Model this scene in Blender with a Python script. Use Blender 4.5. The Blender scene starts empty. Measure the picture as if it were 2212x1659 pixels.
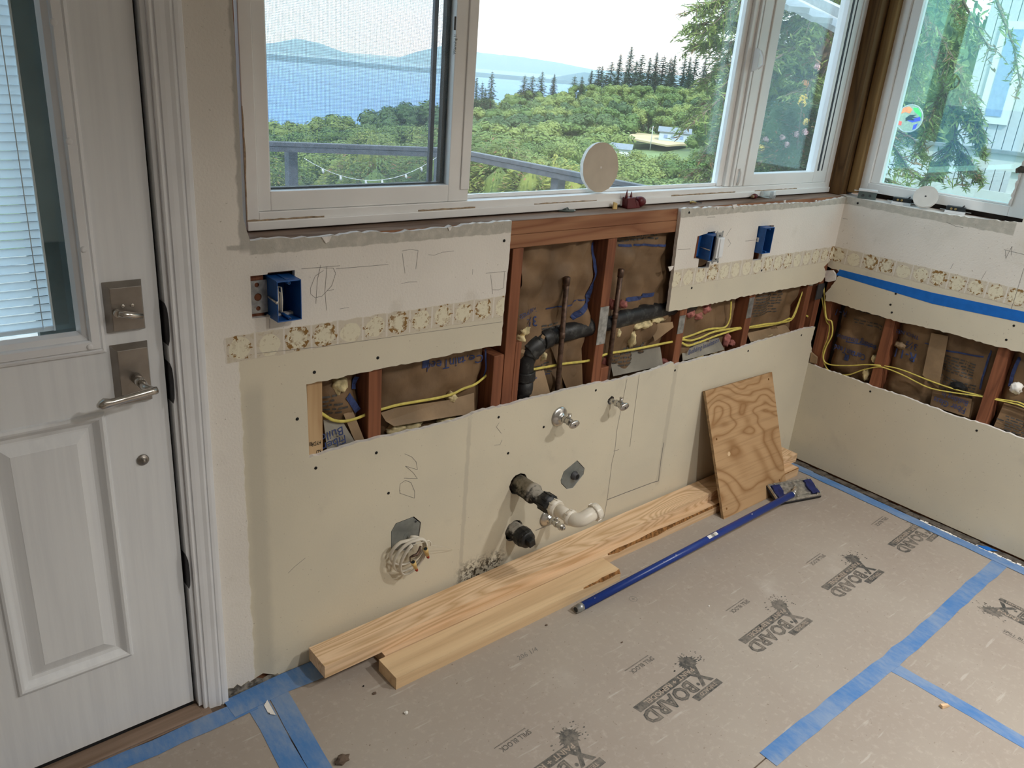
import bpy,math,random
from mathutils import Vector,Matrix,noise,geometry
D=bpy.data
SC=bpy.context.scene
COL=SC.collection
random.seed(7)
XC=2.1314
# ---------- camera ----------
cam=D.cameras.new('camera'); camo=D.objects.new('camera',cam); COL.objects.link(camo)
cam.sensor_width=36; cam.sensor_fit='HORIZONTAL'; cam.lens=28.317; cam.clip_start=.02; cam.clip_end=20000
RM=((0.76483,0.61778,0.18270),(-0.63953,0.69390,0.33092),(0.07766,-0.36994,0.92580))
camo.matrix_world=Matrix(((RM[0][0],RM[0][2],-RM[0][1],-.989),(RM[1][0],RM[1][2],-RM[1][1],-1.6134),(RM[2][0],RM[2][2],-RM[2][1],1.5465),(0,0,0,1)))
SC.camera=camo
# ---------- view ----------
SC.view_settings.view_transform='Standard'; SC.view_settings.look='None'
SC.view_settings.exposure=0.0; SC.view_settings.gamma=1; SC.view_settings.use_curve_mapping=False
try:
    SC.cycles.use_denoising=True; SC.cycles.transparent_max_bounces=24; SC.cycles.max_bounces=10; SC.cycles.diffuse_bounces=5
    SC.cycles.sample_clamp_indirect=6; SC.cycles.caustics_reflective=False; SC.cycles.caustics_refractive=False
except Exception: pass
# ---------- sky ----------
w=D.worlds.new('sky'); SC.world=w; w.use_nodes=True
t=w.node_tree; t.nodes.clear(); L=t.links.new
o=t.nodes.new('ShaderNodeOutputWorld'); bg=t.nodes.new('ShaderNodeBackground'); L(bg.outputs[0],o.inputs[0])
tc=t.nodes.new('ShaderNodeTexCoord'); sp=t.nodes.new('ShaderNodeSeparateXYZ'); L(tc.outputs['Generated'],sp.inputs[0])
rp=t.nodes.new('ShaderNodeValToRGB'); L(sp.outputs[2],rp.inputs[0])
e=rp.color_ramp.elements; e[0].position=0; e[0].color=(.58,.84,.96,1); e[1].position=1; e[1].color=(.18,.48,.95,1)
k=rp.color_ramp.elements.new(.22); k.color=(.38,.71,.95,1)
mp=t.nodes.new('ShaderNodeMapping'); mp.inputs['Scale'].default_value=(1.6,1.6,7); mp.inputs['Location'].default_value=(.3,1.7,.4); L(tc.outputs['Generated'],mp.inputs[0])
nz=t.nodes.new('ShaderNodeTexNoise'); nz.inputs['Scale'].default_value=1.7; nz.inputs['Detail'].default_value=6; L(mp.outputs[0],nz.inputs[0])
cr=t.nodes.new('ShaderNodeValToRGB'); L(nz.outputs[0],cr.inputs[0]); cr.color_ramp.elements[0].position=.36; cr.color_ramp.elements[1].position=.56
mx=t.nodes.new('ShaderNodeMix'); mx.data_type='RGBA'; L(cr.outputs[0],mx.inputs[0]); L(rp.outputs[0],mx.inputs[6]); mx.inputs[7].default_value=(.74,.84,.88,1)
L(mx.outputs[2],bg.inputs[0]); bg.inputs[1].default_value=3.2
# ---------- sun and lamps ----------
def lamp(name,kind,loc,energy,color,rot=(0,0,0),**kw):
    l=D.lights.new(name,kind); l.energy=energy; l.color=color
    for a,b in kw.items(): setattr(l,a,b)
    q=D.objects.new(name,l); q.location=loc; q.rotation_euler=rot; COL.objects.link(q); return q
sun=lamp('sun','SUN',(0,-20,30),4.2,(1,.95,.86),angle=.06)
sun.rotation_euler=Vector((.45,.62,-.75)).to_track_quat('-Z','Y').to_euler()
WARM=(1,.975,.925)
for i,(x,y,pw) in enumerate(((1.5,-1.95,33),(.35,-2.25,25),(-1.2,-3.6,12))):
    lamp('ceiling_lamp','AREA',(x,y,2.42),pw,WARM,shape='DISK',size=.16,spread=2.45)
# ---------- node helper ----------
class NT:
    def __init__(s,name,color=(.5,.5,.5),rough=.6,metal=0,spec=.4):
        s.m=D.materials.new(name); s.m.use_nodes=True; s.t=s.m.node_tree; s.b=s.t.nodes['Principled BSDF']; s.out=s.t.nodes['Material Output']
        s.set('Base Color',color); s.set('Roughness',rough); s.set('Metallic',metal); s.set('Specular IOR Level',spec); s._co=None
    def set(s,n,v):
        if hasattr(v,'is_linked'): s.t.links.new(v,s.b.inputs[n])
        elif isinstance(v,tuple): s.b.inputs[n].default_value=(*v,1)
        else: s.b.inputs[n].default_value=v
    def new(s,tp,ins={},**kw):
        n=s.t.nodes.new('ShaderNode'+tp)
        for a,b in kw.items(): setattr(n,a,b)
        for a,b in ins.items():
            if hasattr(b,'is_linked'): s.t.links.new(b,n.inputs[a])
            elif isinstance(b,tuple) and len(b)==3 and n.inputs[a].type=='RGBA': n.inputs[a].default_value=(*b,1)
            else: n.inputs[a].default_value=b
        return n
    def co(s):
        if not s._co: s._co=s.new('TexCoord').outputs['Object']
        return s._co
    def xyz(s): n=s.new('SeparateXYZ',{0:s.co()}); return n.outputs[0],n.outputs[1],n.outputs[2]
    def map(s,scale=(1,1,1),loc=(0,0,0),vec=None): return s.new('Mapping',{'Vector':vec or s.co(),'Scale':scale,'Location':loc}).outputs[0]
    def noise(s,scale=5,detail=3,vec=None,rough=.5,dist=0): return s.new('TexNoise',{'Vector':vec or s.co(),'Scale':scale,'Detail':detail,'Roughness':rough,'Distortion':dist}).outputs[0]
    def math(s,op,a,b=0,c=0,clamp=False):
        n=s.new('Math',{0:a,1:b,2:c},operation=op); n.use_clamp=clamp; return n.outputs[0]
    def step(s,x,lo,hi): return s.new('MapRange',{0:x,1:lo,2:hi,3:0.,4:1.},interpolation_type='SMOOTHSTEP').outputs[0]
    def band(s,x,lo,hi,soft=.002): return s.math('MULTIPLY',s.step(x,lo-soft,lo+soft),s.math('SUBTRACT',1,s.step(x,hi-soft,hi+soft)))
    def mul(s,*a):
        r=a[0]
        for b in a[1:]: r=s.math('MULTIPLY',r,b)
        return r
    def mix(s,f,a,b,mode='MIX'):
        n=s.new('Mix',{0:f},data_type='RGBA',blend_type=mode)
        for i,v in ((6,a),(7,b)):
            if hasattr(v,'is_linked'): s.t.links.new(v,n.inputs[i])
            else: n.inputs[i].default_value=(*v,1)
        return n.outputs[2]
    def ramp(s,f,stops):
        n=s.new('ValToRGB',{0:f}); el=n.color_ramp.elements
        while len(el)<len(stops): el.new(.5)
        for q,(p,c) in zip(el,stops): q.position=p; q.color=(*c,1)
        return n.outputs[0]
    def bump(s,h,strength=.3,dist=.002): s.set('Normal',s.new('Bump',{'Height':h,'Strength':strength,'Distance':dist}).outputs[0])
def simple(name,color,rough=.6,metal=0,spec=.4,var=.12,scale=20,bump=0):
    m=NT(name,color,rough,metal,spec)
    if var:
        f=m.noise(scale,4); m.set('Base Color',m.mix(m.step(f,.3,.7),tuple(c*(1-var) for c in color),tuple(min(1,c*(1+var)) for c in color)))
        if bump: m.bump(f,bump)
    return m.m
# ---------- mesh helper ----------
class MB:
    def __init__(s): s.v=[];s.f=[];s.mi=[];s.sm=[]
    def add(s,vs,fs,m=0,smooth=False):
        k=len(s.v); s.v+=[tuple(q) for q in vs]
        for f in fs: s.f.append([k+i for i in f]); s.mi.append(m); s.sm.append(smooth)
        return s
    def box(s,x0,x1,y0,y1,z0,z1,m=0):
        x0,x1=sorted((x0,x1));y0,y1=sorted((y0,y1));z0,z1=sorted((z0,z1))
        return s.add([(x,y,z) for x in (x0,x1) for y in (y0,y1) for z in (z0,z1)],[(0,1,3,2),(4,6,7,5),(0,4,5,1),(2,3,7,6),(0,2,6,4),(1,5,7,3)],m)
    def hexa(s,b,t,m=0):   # two quads (same winding) joined
        return s.add(list(b)+list(t),[(3,2,1,0),(4,5,6,7)]+[(i,(i+1)%4,(i+1)%4+4,i+4) for i in range(4)],m)
    def obox(s,c,ax,ay,az,m=0):
        c,ax,ay,az=map(Vector,(c,ax,ay,az))
        return s.hexa([c-ax-ay-az,c+ax-ay-az,c+ax+ay-az,c-ax+ay-az],[c-ax-ay+az,c+ax-ay+az,c+ax+ay+az,c-ax+ay+az],m)
    def prism(s,loops,fn,t0,t1,m=0,mside=None,msidefn=None):
        # loops: list of 2D loops (first outer, rest holes); fn(a,b,t)->xyz
        pl=[[Vector((a,b,0)) for a,b in l] for l in loops]
        tri=geometry.tessellate_polygon(pl); pts=[q for l in loops for q in l]; n=len(pts)
        k=len(s.v); s.v+=[tuple(fn(a,b,t0)) for a,b in pts]+[tuple(fn(a,b,t1)) for a,b in pts]
        for f in tri:
            s.f.append([k+i for i in f]);s.mi.append(m);s.sm.append(False)
            s.f.append([k+n+i for i in reversed(f)]);s.mi.append(m);s.sm.append(False)
        j=0
        for l in loops:
            for i in range(len(l)):
                a=j+i;b=j+(i+1)%len(l); s.f.append([k+a,k+b,k+n+b,k+n+a]);s.mi.append(m if mside is None else mside);s.sm.append(False)
            j+=len(l)
        return s
    def tube(s,pts,r,n=8,m=0,caps=True,ry=None):
        pts=[Vector(q) for q in pts]; rs=r if isinstance(r,(list,tuple)) else [r]*len(pts)
        up=None;rings=[];vs=[]
        for i,q in enumerate(pts):
            d=(pts[min(i+1,len(pts)-1)]-pts[max(i-1,0)]).normalized()
            if up is None: up=Vector((0,0,1)) if abs(d.z)<.9 else Vector((1,0,0))
            u=(up-d*up.dot(d)).normalized(); w=d.cross(u); up=u
            for j in range(n):
                a=2*math.pi*j/n; vs.append(q+u*math.cos(a)*rs[i]+w*math.sin(a)*(rs[i] if ry is None else ry))
        fs=[]
        for i in range(len(pts)-1):
            for j in range(n): fs.append((i*n+j,i*n+(j+1)%n,(i+1)*n+(j+1)%n,(i+1)*n+j))
        s.add(vs,fs,m,True)
        if caps:
            k=len(s.v)-len(vs)
            s.f.append([k+j for j in reversed(range(n))]);s.mi.append(m);s.sm.append(False)
            k2=k+(len(pts)-1)*n; s.f.append([k2+j for j in range(n)]);s.mi.append(m);s.sm.append(False)
        return s
    def lathe(s,c,d,prof,n=20,m=0,smooth=True):   # profile [(t,r)] along axis d from c
        c=Vector(c);d=Vector(d).normalized();u=d.orthogonal().normalized();w=d.cross(u);vs=[];fs=[]
        for t_,r in prof:
            for j in range(n):
                a=2*math.pi*j/n; vs.append(c+d*t_+(u*math.cos(a)+w*math.sin(a))*max(r,1e-5))
        for i in range(len(prof)-1):
            for j in range(n): fs.append((i*n+j,i*n+(j+1)%n,(i+1)*n+(j+1)%n,(i+1)*n+j))
        s.add(vs,fs,m,smooth)
        k=len(s.v)-len(vs)
        s.f.append([k+j for j in reversed(range(n))]);s.mi.append(m);s.sm.append(False)
        k+=(len(prof)-1)*n; s.f.append([k+j for j in range(n)]);s.mi.append(m);s.sm.append(False)
        return s
    def build(s,name,mats,parent=None,origin=None,bevel=0,recalc=True,seg=2):
        if not isinstance(mats,(list,tuple)): mats=[mats]
        if parent is not None: org=Vector(parent.get('_o',(0,0,0)))
        else: org=Vector(origin) if origin is not None else Vector((0,0,0))
        me=D.meshes.new(name); me.from_pydata([tuple(Vector(q)-org) for q in s.v],[],s.f)
        for q in mats: me.materials.append(q)
        me.polygons.foreach_set('material_index',s.mi); me.polygons.foreach_set('use_smooth',s.sm)
        if recalc:
            import bmesh
            bm=bmesh.new(); bm.from_mesh(me); bmesh.ops.recalc_face_normals(bm,faces=bm.faces); bm.to_mesh(me); bm.free()
        o=D.objects.new(name,me); COL.objects.link(o); o['_o']=tuple(org)
        if parent is not None: o.parent=parent
        else: o.location=org
        if bevel:
            b=o.modifiers.new('bevel','BEVEL'); b.width=bevel; b.segments=seg; b.limit_method='ANGLE'; b.angle_limit=.7; b.harden_normals=False
        return o
def thing(name,label=None,cat=None,loc=(0,0,0),group=None,kind=None):
    o=D.objects.new(name,None); COL.objects.link(o); o.location=loc; o['_o']=tuple(loc); o.empty_display_size=.05
    return tag(o,label,cat,group,kind)
def tag(o,label=None,cat=None,group=None,kind=None):
    if label: o['label']=label
    if cat: o['category']=cat
    if group: o['group']=group
    if kind: o['kind']=kind
    return o
def lerp(a,b,f): return a+(b-a)*f
def jag(pts,step=.02,amp=.002,seed=0):   # ragged polyline between the given points
    r=random.Random(seed); out=[]
    for i in range(len(pts)-1):
        a,b=Vector(pts[i]),Vector(pts[i+1]); d=b-a; n=max(1,int(d.length/step)); nn=Vector((-d.y,d.x)).normalized() if d.length>0 else d
        for j in range(n):
            q=a+d*(j/n)+(nn*r.uniform(-amp,amp) if j else nn*0); out.append((q.x,q.y))
    out.append(tuple(pts[-1])); return out
# flat lettering from the built-in font: returns (verts2d, faces)
_tx={}
def text2d(s,size=1,bold=0,align='LEFT'):
    key=(s,size,bold,align)
    if key in _tx: return _tx[key]
    cu=D.curves.new('t','FONT'); cu.body=s; cu.size=size; cu.offset=bold*size; cu.align_x=align; cu.resolution_u=2
    o=D.objects.new('t',cu); COL.objects.link(o); dg=bpy.context.evaluated_depsgraph_get()
    me=D.meshes.new_from_object(o.evaluated_get(dg))
    r=([(v.co.x,v.co.y) for v in me.vertices],[list(q.vertices) for q in me.polygons])
    D.objects.remove(o); D.curves.remove(cu); D.meshes.remove(me); _tx[key]=r; return r
def lettering(mb,s,fn,size,bold=0,sx=1,align='LEFT',m=0):
    v,f=text2d(s,size,bold,align); mb.add([fn(a*sx,b) for a,b in v],f,m); return mb

# ---------- materials ----------
def plaster(name,axis,left_edge=None,mold=False,lower=False):
    m=NT(name,rough=.9,spec=.15); X,Y,Z=m.xyz(); U=X if axis=='x' else m.math('MULTIPLY',Y,-1)
    n=m.math('SUBTRACT',m.noise(30,4),.5); uw=m.math('MULTIPLY_ADD',n,.014,U); zw=m.math('MULTIPLY_ADD',n,.012,Z)
    big=m.noise(3,3); fine=m.noise(90,3)
    cream=m.mix(m.step(big,.3,.7),(.66,.60,.47),(.60,.55,.44)); white=m.mix(m.step(big,.3,.7),(.76,.72,.66),(.70,.66,.605))
    wm=m.step(zw,.955,.958)
    if left_edge is not None: wm=m.math('MAXIMUM',wm,m.math('SUBTRACT',1,m.step(uw,left_edge-.002,left_edge+.002)))
    col=m.mix(wm,cream,white)
    # adhesive scars of a removed row of small tiles
    s0=-.38 if axis=='x' else -.01
    cu=m.math('DIVIDE',m.math('SUBTRACT',U,s0),.067); cell=m.math('FRACT',cu); idn=m.new('TexWhiteNoise',{'W':m.math('FLOOR',cu)},noise_dimensions='1D').outputs[0]
    strip=m.mul(m.band(zw,.897,.956,.0015),m.step(uw,s0-.001,s0+.001))
    dx=m.math('MULTIPLY',m.math('SUBTRACT',cell,.5),.067); dz=m.math('SUBTRACT',Z,m.math('MULTIPLY_ADD',idn,.008,.922))
    rr=m.math('ADD',m.math('SQRT',m.math('ADD',m.math('POWER',dx,2),m.math('POWER',dz,2))),m.math('MULTIPLY',n,.016))
    scar=m.mix(m.math('SUBTRACT',1,m.step(rr,.024,.026)),(.60,.54,.44),(.70,.65,.50))
    scar=m.mix(m.mul(m.step(fine,.55,.62),.5),scar,(.52,.44,.30))
    grout=m.step(m.math('ABSOLUTE',m.math('SUBTRACT',cell,.5)),.455,.475); scar=m.mix(grout,scar,(.68,.63,.56))
    fl=m.step(m.math('ADD',m.noise(75,4,rough=.7),m.math('MULTIPLY',m.math('SUBTRACT',idn,.5),.17)),.565,.585)
    fl=m.mul(fl,m.math('SUBTRACT',1,m.step(rr,.03,.032)),m.step(rr,.008,.022)); scar=m.mix(fl,scar,(.25,.14,.045))
    col=m.mix(strip,col,scar)
    ca=m.math('MULTIPLY',m.band(zw,1.1285,1.25,.0015),m.band(U,-.316 if axis=='x' else -.018,2.3 if axis=='x' else .625)); col=m.mix(ca,col,m.mix(m.step(m.noise(45,5),.4,.7),(.44,.42,.37),(.54,.51,.45)))
    if axis=='x': col=m.mix(m.mul(m.band(uw,-.337,-.30,.003),m.step(Z,1.13,1.145),.85),col,(.40,.38,.34)); col=m.mix(m.mul(m.band(uw,-.365,-.33,.003),m.band(zw,1.143,1.152,.002),.8),col,(.40,.38,.34))
    # specks and rubbed dirt
    col=m.mix(m.mul(m.step(m.noise(140,2),.70,.74),.55),col,(.30,.25,.19))
    col=m.mix(m.mul(m.step(m.noise(9,5),.60,.78),.35),col,(.46,.42,.35))
    if axis=='x':
        col=m.mix(m.mul(m.band(uw,.294,.308,.003),m.math('SUBTRACT',1,m.step(Z,.55,.66)),.45),col,(.42,.38,.31))
        col=m.mix(m.mul(m.band(uw,1.2,1.222,.004),m.band(Z,.13,.62,.01),.4),col,(.42,.38,.31))
        col=m.mix(m.mul(m.band(uw,-.345,-.30,.012),m.math('SUBTRACT',1,m.step(Z,.8,.86)),.5),col,(.42,.39,.32))
        reg=m.mul(m.band(U,.3,.47,.03),m.band(Z,.03,.115,.03)); col=m.mix(m.mul(reg,m.step(m.noise(55,6,rough=.75),.47,.56)),col,(.06,.045,.03))
    else:
        col=m.mix(m.mul(m.band(U,.02,2,.02),m.step(m.noise(4,4),.55,.75),.3),col,(.5,.47,.4))
    m.set('Base Color',col)
    m.bump(m.math('ADD',m.math('MULTIPLY',m.noise(170,3),m.math('MULTIPLY_ADD',wm,.8,.2)),m.math('MULTIPLY',strip,m.noise(60,4))),.35,.0025)
    return m.m
def wood(name,axis,c0,c1,freq=9,warp=3.0,knots=(),rough=.65,stretch=.12,spec=.25,sharp=1.6):
    m=NT(name,rough=rough,spec=spec); sc=[1,1,1]; sc[axis]=stretch
    v=m.map(tuple(q*warp for q in sc)); f=m.noise(1.0,2.6,vec=v,dist=.45)
    X,Y,Z=m.xyz()
    for (kx,ky,kz,rad,amp) in knots:
        s=[1,1,1]; s[axis]=.35
        d=m.new('VectorMath',{0:m.map(tuple(s),(-kx*s[0],-ky*s[1],-kz*s[2]))},operation='LENGTH').outputs['Value']
        f=m.math('MULTIPLY_ADD',m.math('EXPONENT',m.math('MULTIPLY',m.math('POWER',m.math('DIVIDE',d,rad),2),-1)),amp,f)
    g=m.math('PINGPONG',m.math('MULTIPLY',f,freq),.5); g=m.math('POWER',m.math('MULTIPLY',g,2),sharp)
    sf=[90,90,90]; sf[axis]=3
    fine=m.noise(1,3,vec=m.map(tuple(sf)))
    col=m.mix(g,c0,c1); col=m.mix(m.mul(m.step(fine,.45,.75),.35),col,tuple(q*.72 for q in c1))
    for (kx,ky,kz,rad,amp) in knots:
        if amp>.3:
            s=[1,1,1]; s[axis]=.6
            d=m.new('VectorMath',{0:m.map(tuple(s),(-kx*s[0],-ky*s[1],-kz*s[2]))},operation='LENGTH').outputs['Value']
            col=m.mix(m.math('SUBTRACT',1,m.step(d,rad*.12,rad*.2)),col,(.16,.07,.03))
    m.set('Base Color',col); m.bump(fine,.15,.001); return m.m
M={}
M['plaster_back']=plaster('plaster_back','x',left_edge=-.352)
M['plaster_right']=plaster('plaster_right','y')
M['gypsum']=simple('gypsum',(.74,.70,.66),.95,spec=.1,var=.1,scale=60,bump=.3)
M['brokenp']=simple('broken_plaster',(.20,.18,.15),.95,spec=.05,var=.6,scale=70,bump=1); M['caulk']=simple('old_caulk',(.36,.27,.18),.9,var=.4,scale=60); M['room']=simple('room_paint',(.78,.75,.70),.9,spec=.1,var=.03,scale=3)
M['ceil']=simple('ceiling_paint',(.8,.79,.76),.9,spec=.1,var=.03,scale=3)
RED0,RED1=(.25,.095,.047),(.16,.058,.03)
M['stud']=wood('stud_wood',2,RED0,RED1,8,14,stretch=.08)
M['plate']=wood('plate_wood',0,(.32,.155,.08),(.21,.085,.042),9,10,stretch=.07)
M['pine_stud']=wood('pine_stud_wood',2,(.56,.39,.22),(.45,.29,.15),6,12,stretch=.1)
M['post']=wood('stained_post',2,(.16,.085,.032),(.08,.04,.014),6,12,stretch=.08)
M['post2']=wood('stained_post_light',2,(.27,.16,.06),(.17,.09,.03),5,10,stretch=.07)
M['sill']=wood('dirty_sill',0,(.30,.22,.17),(.17,.11,.08),6,8,stretch=.1,rough=.9)
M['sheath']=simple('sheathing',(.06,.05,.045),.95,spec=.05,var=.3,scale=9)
M['board1']=wood('fir_board',0,(.80,.58,.38),(.57,.37,.20),19,8,knots=((.336,-.07,.076,.06,.9),(1.25,-.05,.076,.05,.25),(.0,-.06,.076,.06,.2)),stretch=.085)
M['board2']=wood('fir_board_plain',0,(.74,.53,.34),(.60,.40,.23),7,9,stretch=.06)
M['board3']=wood('pine_board',0,(.72,.53,.32),(.62,.43,.25),5,10,stretch=.05)
M['bark']=simple('bark_edge',(.23,.11,.04),.9,spec=.1,var=.5,scale=90,bump=.6)
M['ply']=wood('plywood_face',0,(.50,.32,.17),(.31,.165,.07),24,3.2,knots=((1.645,-.05,.34,.045,.7),(1.52,-.12,.17,.03,.5),(1.73,-.03,.40,.09,.4),(1.58,-.06,.30,.06,.3)),stretch=.38,sharp=3)
M['plyedge']=simple('plywood_edge',(.33,.22,.12),.9,var=.3,scale=80)
M['vinyl']=simple('white_vinyl',(.88,.88,.87),.35,spec=.4,var=.04,scale=5)
M['trimw']=simple('trim_white',(.76,.77,.79),.45,var=.04,scale=6)
def doorm():
    m=NT('door_paint',rough=.5,spec=.35); f=m.noise(1,4,vec=m.map((60,60,3))); m.set('Base Color',m.mix(m.step(f,.35,.7),(.77,.785,.80),(.72,.735,.755))); m.bump(f,.25,.0015); return m.m
M['door']=doorm()
M['nickel']=simple('satin_nickel',(.33,.30,.27),.38,metal=.9,var=.08,scale=30)
M['nickel_light']=simple('polished_nickel',(.55,.52,.48),.25,metal=1,var=.05)
M['chrome']=simple('worn_chrome',(.62,.61,.59),.28,metal=1,var=.2,scale=50)
M['galv']=simple('galvanized',(.42,.43,.43),.45,metal=.8,var=.25,scale=60)
M['graymetal']=simple('gray_cover_metal',(.26,.28,.27),.5,metal=.6,var=.15,scale=30)
M['darkmetal']=simple('dark_plate',(.06,.06,.065),.6,metal=.3,var=.2)
M['black']=simple('black',(.006,.006,.006),.8,var=0)
M['rubber']=simple('black_rubber',(.015,.015,.017),.7,var=.3)
def absm():
    m=NT('black_abs',rough=.45,spec=.4); m.set('Base Color',m.mix(m.step(m.noise(35,5,rough=.65),.50,.66),(.012,.012,.013),(.055,.055,.052))); return m.m
M['abs']=absm()
def absd():
    m=NT('dusty_abs',rough=.75,spec=.2); _,_,Z=m.xyz(); n=m.new('NewGeometry').outputs['Normal']; nz=m.new('SeparateXYZ',{0:n}).outputs[2]
    f=m.math('ADD',m.math('MULTIPLY',nz,.28),m.noise(45,5,rough=.7)); m.set('Base Color',m.mix(m.step(f,.42,.72),(.014,.014,.013),(.33,.30,.25))); return m.m
M['absdust']=absd()
M['pvc']=simple('white_pvc',(.72,.66,.56),.35,var=.06,scale=30)
M['copper']=simple('old_copper',(.12,.075,.055),.5,metal=.6,var=.4,scale=70)
M['yellow']=simple('yellow_cable',(.62,.52,.12),.45,var=.15,scale=60)
M['whitecable']=simple('white_cable',(.66,.61,.52),.5,var=.08)
M['bluebox']=simple('blue_box',(.012,.085,.30),.4,var=.15,scale=40)
M['tapewall']=simple('painters_tape',(.012,.135,.50),.7,spec=.2,var=.06,scale=40)
def tapef():
    m=NT('dusty_tape',rough=.85,spec=.1); f=m.math('ADD',m.math('MULTIPLY',m.noise(6,4),.6),m.math('MULTIPLY',m.noise(1,5,vec=m.map((60,22,10)),rough=.7),.4))
    m.set('Base Color',m.mix(m.step(f,.36,.66),(.08,.20,.45),(.22,.30,.44))); m.bump(m.noise(40,3),.25,.002); return m.m
M['tape']=tapef()
M['paintflake']=simple('white_chip',(.8,.78,.74),.9,var=.05)
def kraft(name,c=(.185,.115,.062)):
    m=NT(name,rough=.6,spec=.3); f=m.noise(7,5); m.set('Base Color',m.mix(m.step(f,.3,.7),tuple(q*.72 for q in c),tuple(q*1.25 for q in c))); m.bump(m.noise(30,4),.5,.004); return m.m
M['kraft']=kraft('kraft_paper'); M['kraftlight']=kraft('kraft_paper_light',(.30,.205,.12)); M['foilgray']=kraft('dusty_paper',(.27,.25,.21))
M['ink']=simple('blue_ink',(.03,.05,.15),.7,var=.2,scale=80); M['inkgray']=simple('gray_ink',(.07,.065,.06),.8,var=.2,scale=90)
M['fiber']=simple('yellow_fiberglass',(.62,.52,.30),.95,spec=.05,var=.35,scale=40,bump=1)
M['pink']=simple('pink_fiberglass',(.42,.17,.15),.95,spec=.05,var=.35,scale=40,bump=1)
M['red']=simple('dark_red_plastic',(.11,.008,.012),.4,var=.1)
M['redcap']=simple('red_cap',(.35,.03,.015),.4,var=.1)
M['gold']=simple('ivory_connector',(.70,.50,.20),.4,var=.15)
M['brass']=simple('brass',(.45,.33,.14),.35,metal=.9,var=.1)
M['device']=simple('white_device',(.72,.74,.76),.35,var=.03)
M['devdark']=simple('dark_device',(.02,.025,.028),.5,var=.2)
M['devgray']=simple('gray_device',(.10,.13,.125),.5,var=.2)
M['bluepole']=NT('blue_pole',rough=.3,spec=.5).m
def pole():
    m=NT('blue_pole_paint',rough=.32,spec=.5); m.set('Base Color',m.mix(m.step(m.noise(55,3),.71,.73),(.008,.035,.22),(.5,.5,.52))); return m.m
M['bluepole']=pole()
M['navy']=simple('navy_plastic',(.012,.018,.10),.5,var=.3,scale=60)
M['alu']=simple('cast_aluminium',(.55,.54,.51),.38,metal=.9,var=.3,scale=70)
def floorb():
    m=NT('floor_board',rough=.75,spec=.2); X,Y,Z=m.xyz(); a=m.noise(2.2,4); f=m.noise(55,6,rough=.7); col=m.mix(m.step(a,.3,.7),(.335,.285,.243),(.37,.325,.278)); col=m.mix(m.mul(m.step(f,.5,.72),.45),col,(.47,.41,.36)); col=m.mix(m.mul(m.step(f,.25,.48),-1),col,col)
    sc=m.noise(1,4,vec=m.map((7,60,1))); col=m.mix(m.mul(m.step(sc,.63,.72),.35),col,(.58,.54,.5)); col=m.mix(m.mul(m.step(m.noise(4.5,5),.6,.8),.3),col,(.56,.52,.48))
    col=m.mix(m.mul(m.step(m.noise(120,2),.72,.75),.6),col,(.16,.12,.09))
    m.set('Base Color',col); m.bump(f,.15,.002); return m.m
M['board']=floorb()
def ink():
    m=NT('board_print',rough=.8,spec=.1); f=m.noise(60,5,rough=.7); g=m.noise(5,3); m.set('Base Color',m.mix(m.step(m.math('ADD',m.math('MULTIPLY',f,.6),m.math('MULTIPLY',g,.4)),.36,.62),(.062,.064,.062),(.21,.185,.16))); return m.m
M['print']=ink(); M['printlight']=simple('board_print_gap',(.36,.295,.24),.8,spec=.15,var=.1,scale=60); M['printfaint']=simple('faint_print',(.15,.135,.12),.8,spec=.1,var=.25,scale=60)
M['subfloor']=simple('subfloor',(.12,.085,.06),.9,var=.3)
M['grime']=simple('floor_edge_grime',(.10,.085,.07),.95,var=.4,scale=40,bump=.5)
M['threshold']=wood('threshold_wood',0,(.27,.19,.14),(.19,.125,.085),6,10,stretch=.08)
M['pencil']=simple('pencil',(.20,.185,.17),.9,var=0)
def glass(name,tint=(1,1,1),refl=(1,1,1),haze=0,ior=1.45,hz=(.8,.85,.88)):
    m=NT(name); t=m.t; tr=m.new('BsdfTransparent',{0:tint}); gl=m.new('BsdfGlossy',{'Color':refl,'Roughness':.01}); fc=m.new('LayerWeight',{'Blend':.5}).outputs['Facing']; r0=((ior-1)/(ior+1))**2; fr=m.math('MULTIPLY_ADD',m.math('POWER',fc,5),1-r0,r0); mx=m.new('MixShader',{0:fr})
    t.links.new(tr.outputs[0],mx.inputs[1]); t.links.new(gl.outputs[0],mx.inputs[2]); last=mx
    if haze:
        df=m.new('BsdfDiffuse',{'Color':hz}); tl=m.new('BsdfTranslucent',{'Color':hz}); a=m.new('AddShader'); t.links.new(df.outputs[0],a.inputs[0]); t.links.new(tl.outputs[0],a.inputs[1])
        f=m.math('MULTIPLY',m.math('MULTIPLY_ADD',m.noise(90,2),.8,.6),haze); mm=m.new('MixShader',{0:f}); t.links.new(last.outputs[0],mm.inputs[1]); t.links.new(a.outputs[0],mm.inputs[2]); last=mm
    t.links.new(last.outputs[0],m.out.inputs[0]); return m.m
M['glass']=glass('window_glass',(.97,.99,.985),(.95,1,1),.012)
M['glassdusty']=glass('dusty_glass',(.96,.985,.99),(1,1,1),.012,1.3)
M['glassteal']=glass('coated_glass',(.88,.97,.95),(.55,1,.95),.015,1.8)
M['doorglass']=glass('door_glass',(.94,.97,.97),(.9,1,.97),0)
M['clear']=glass('clear_plastic',(.93,.95,.95),(1,1,1),.12,1.5)
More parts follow.
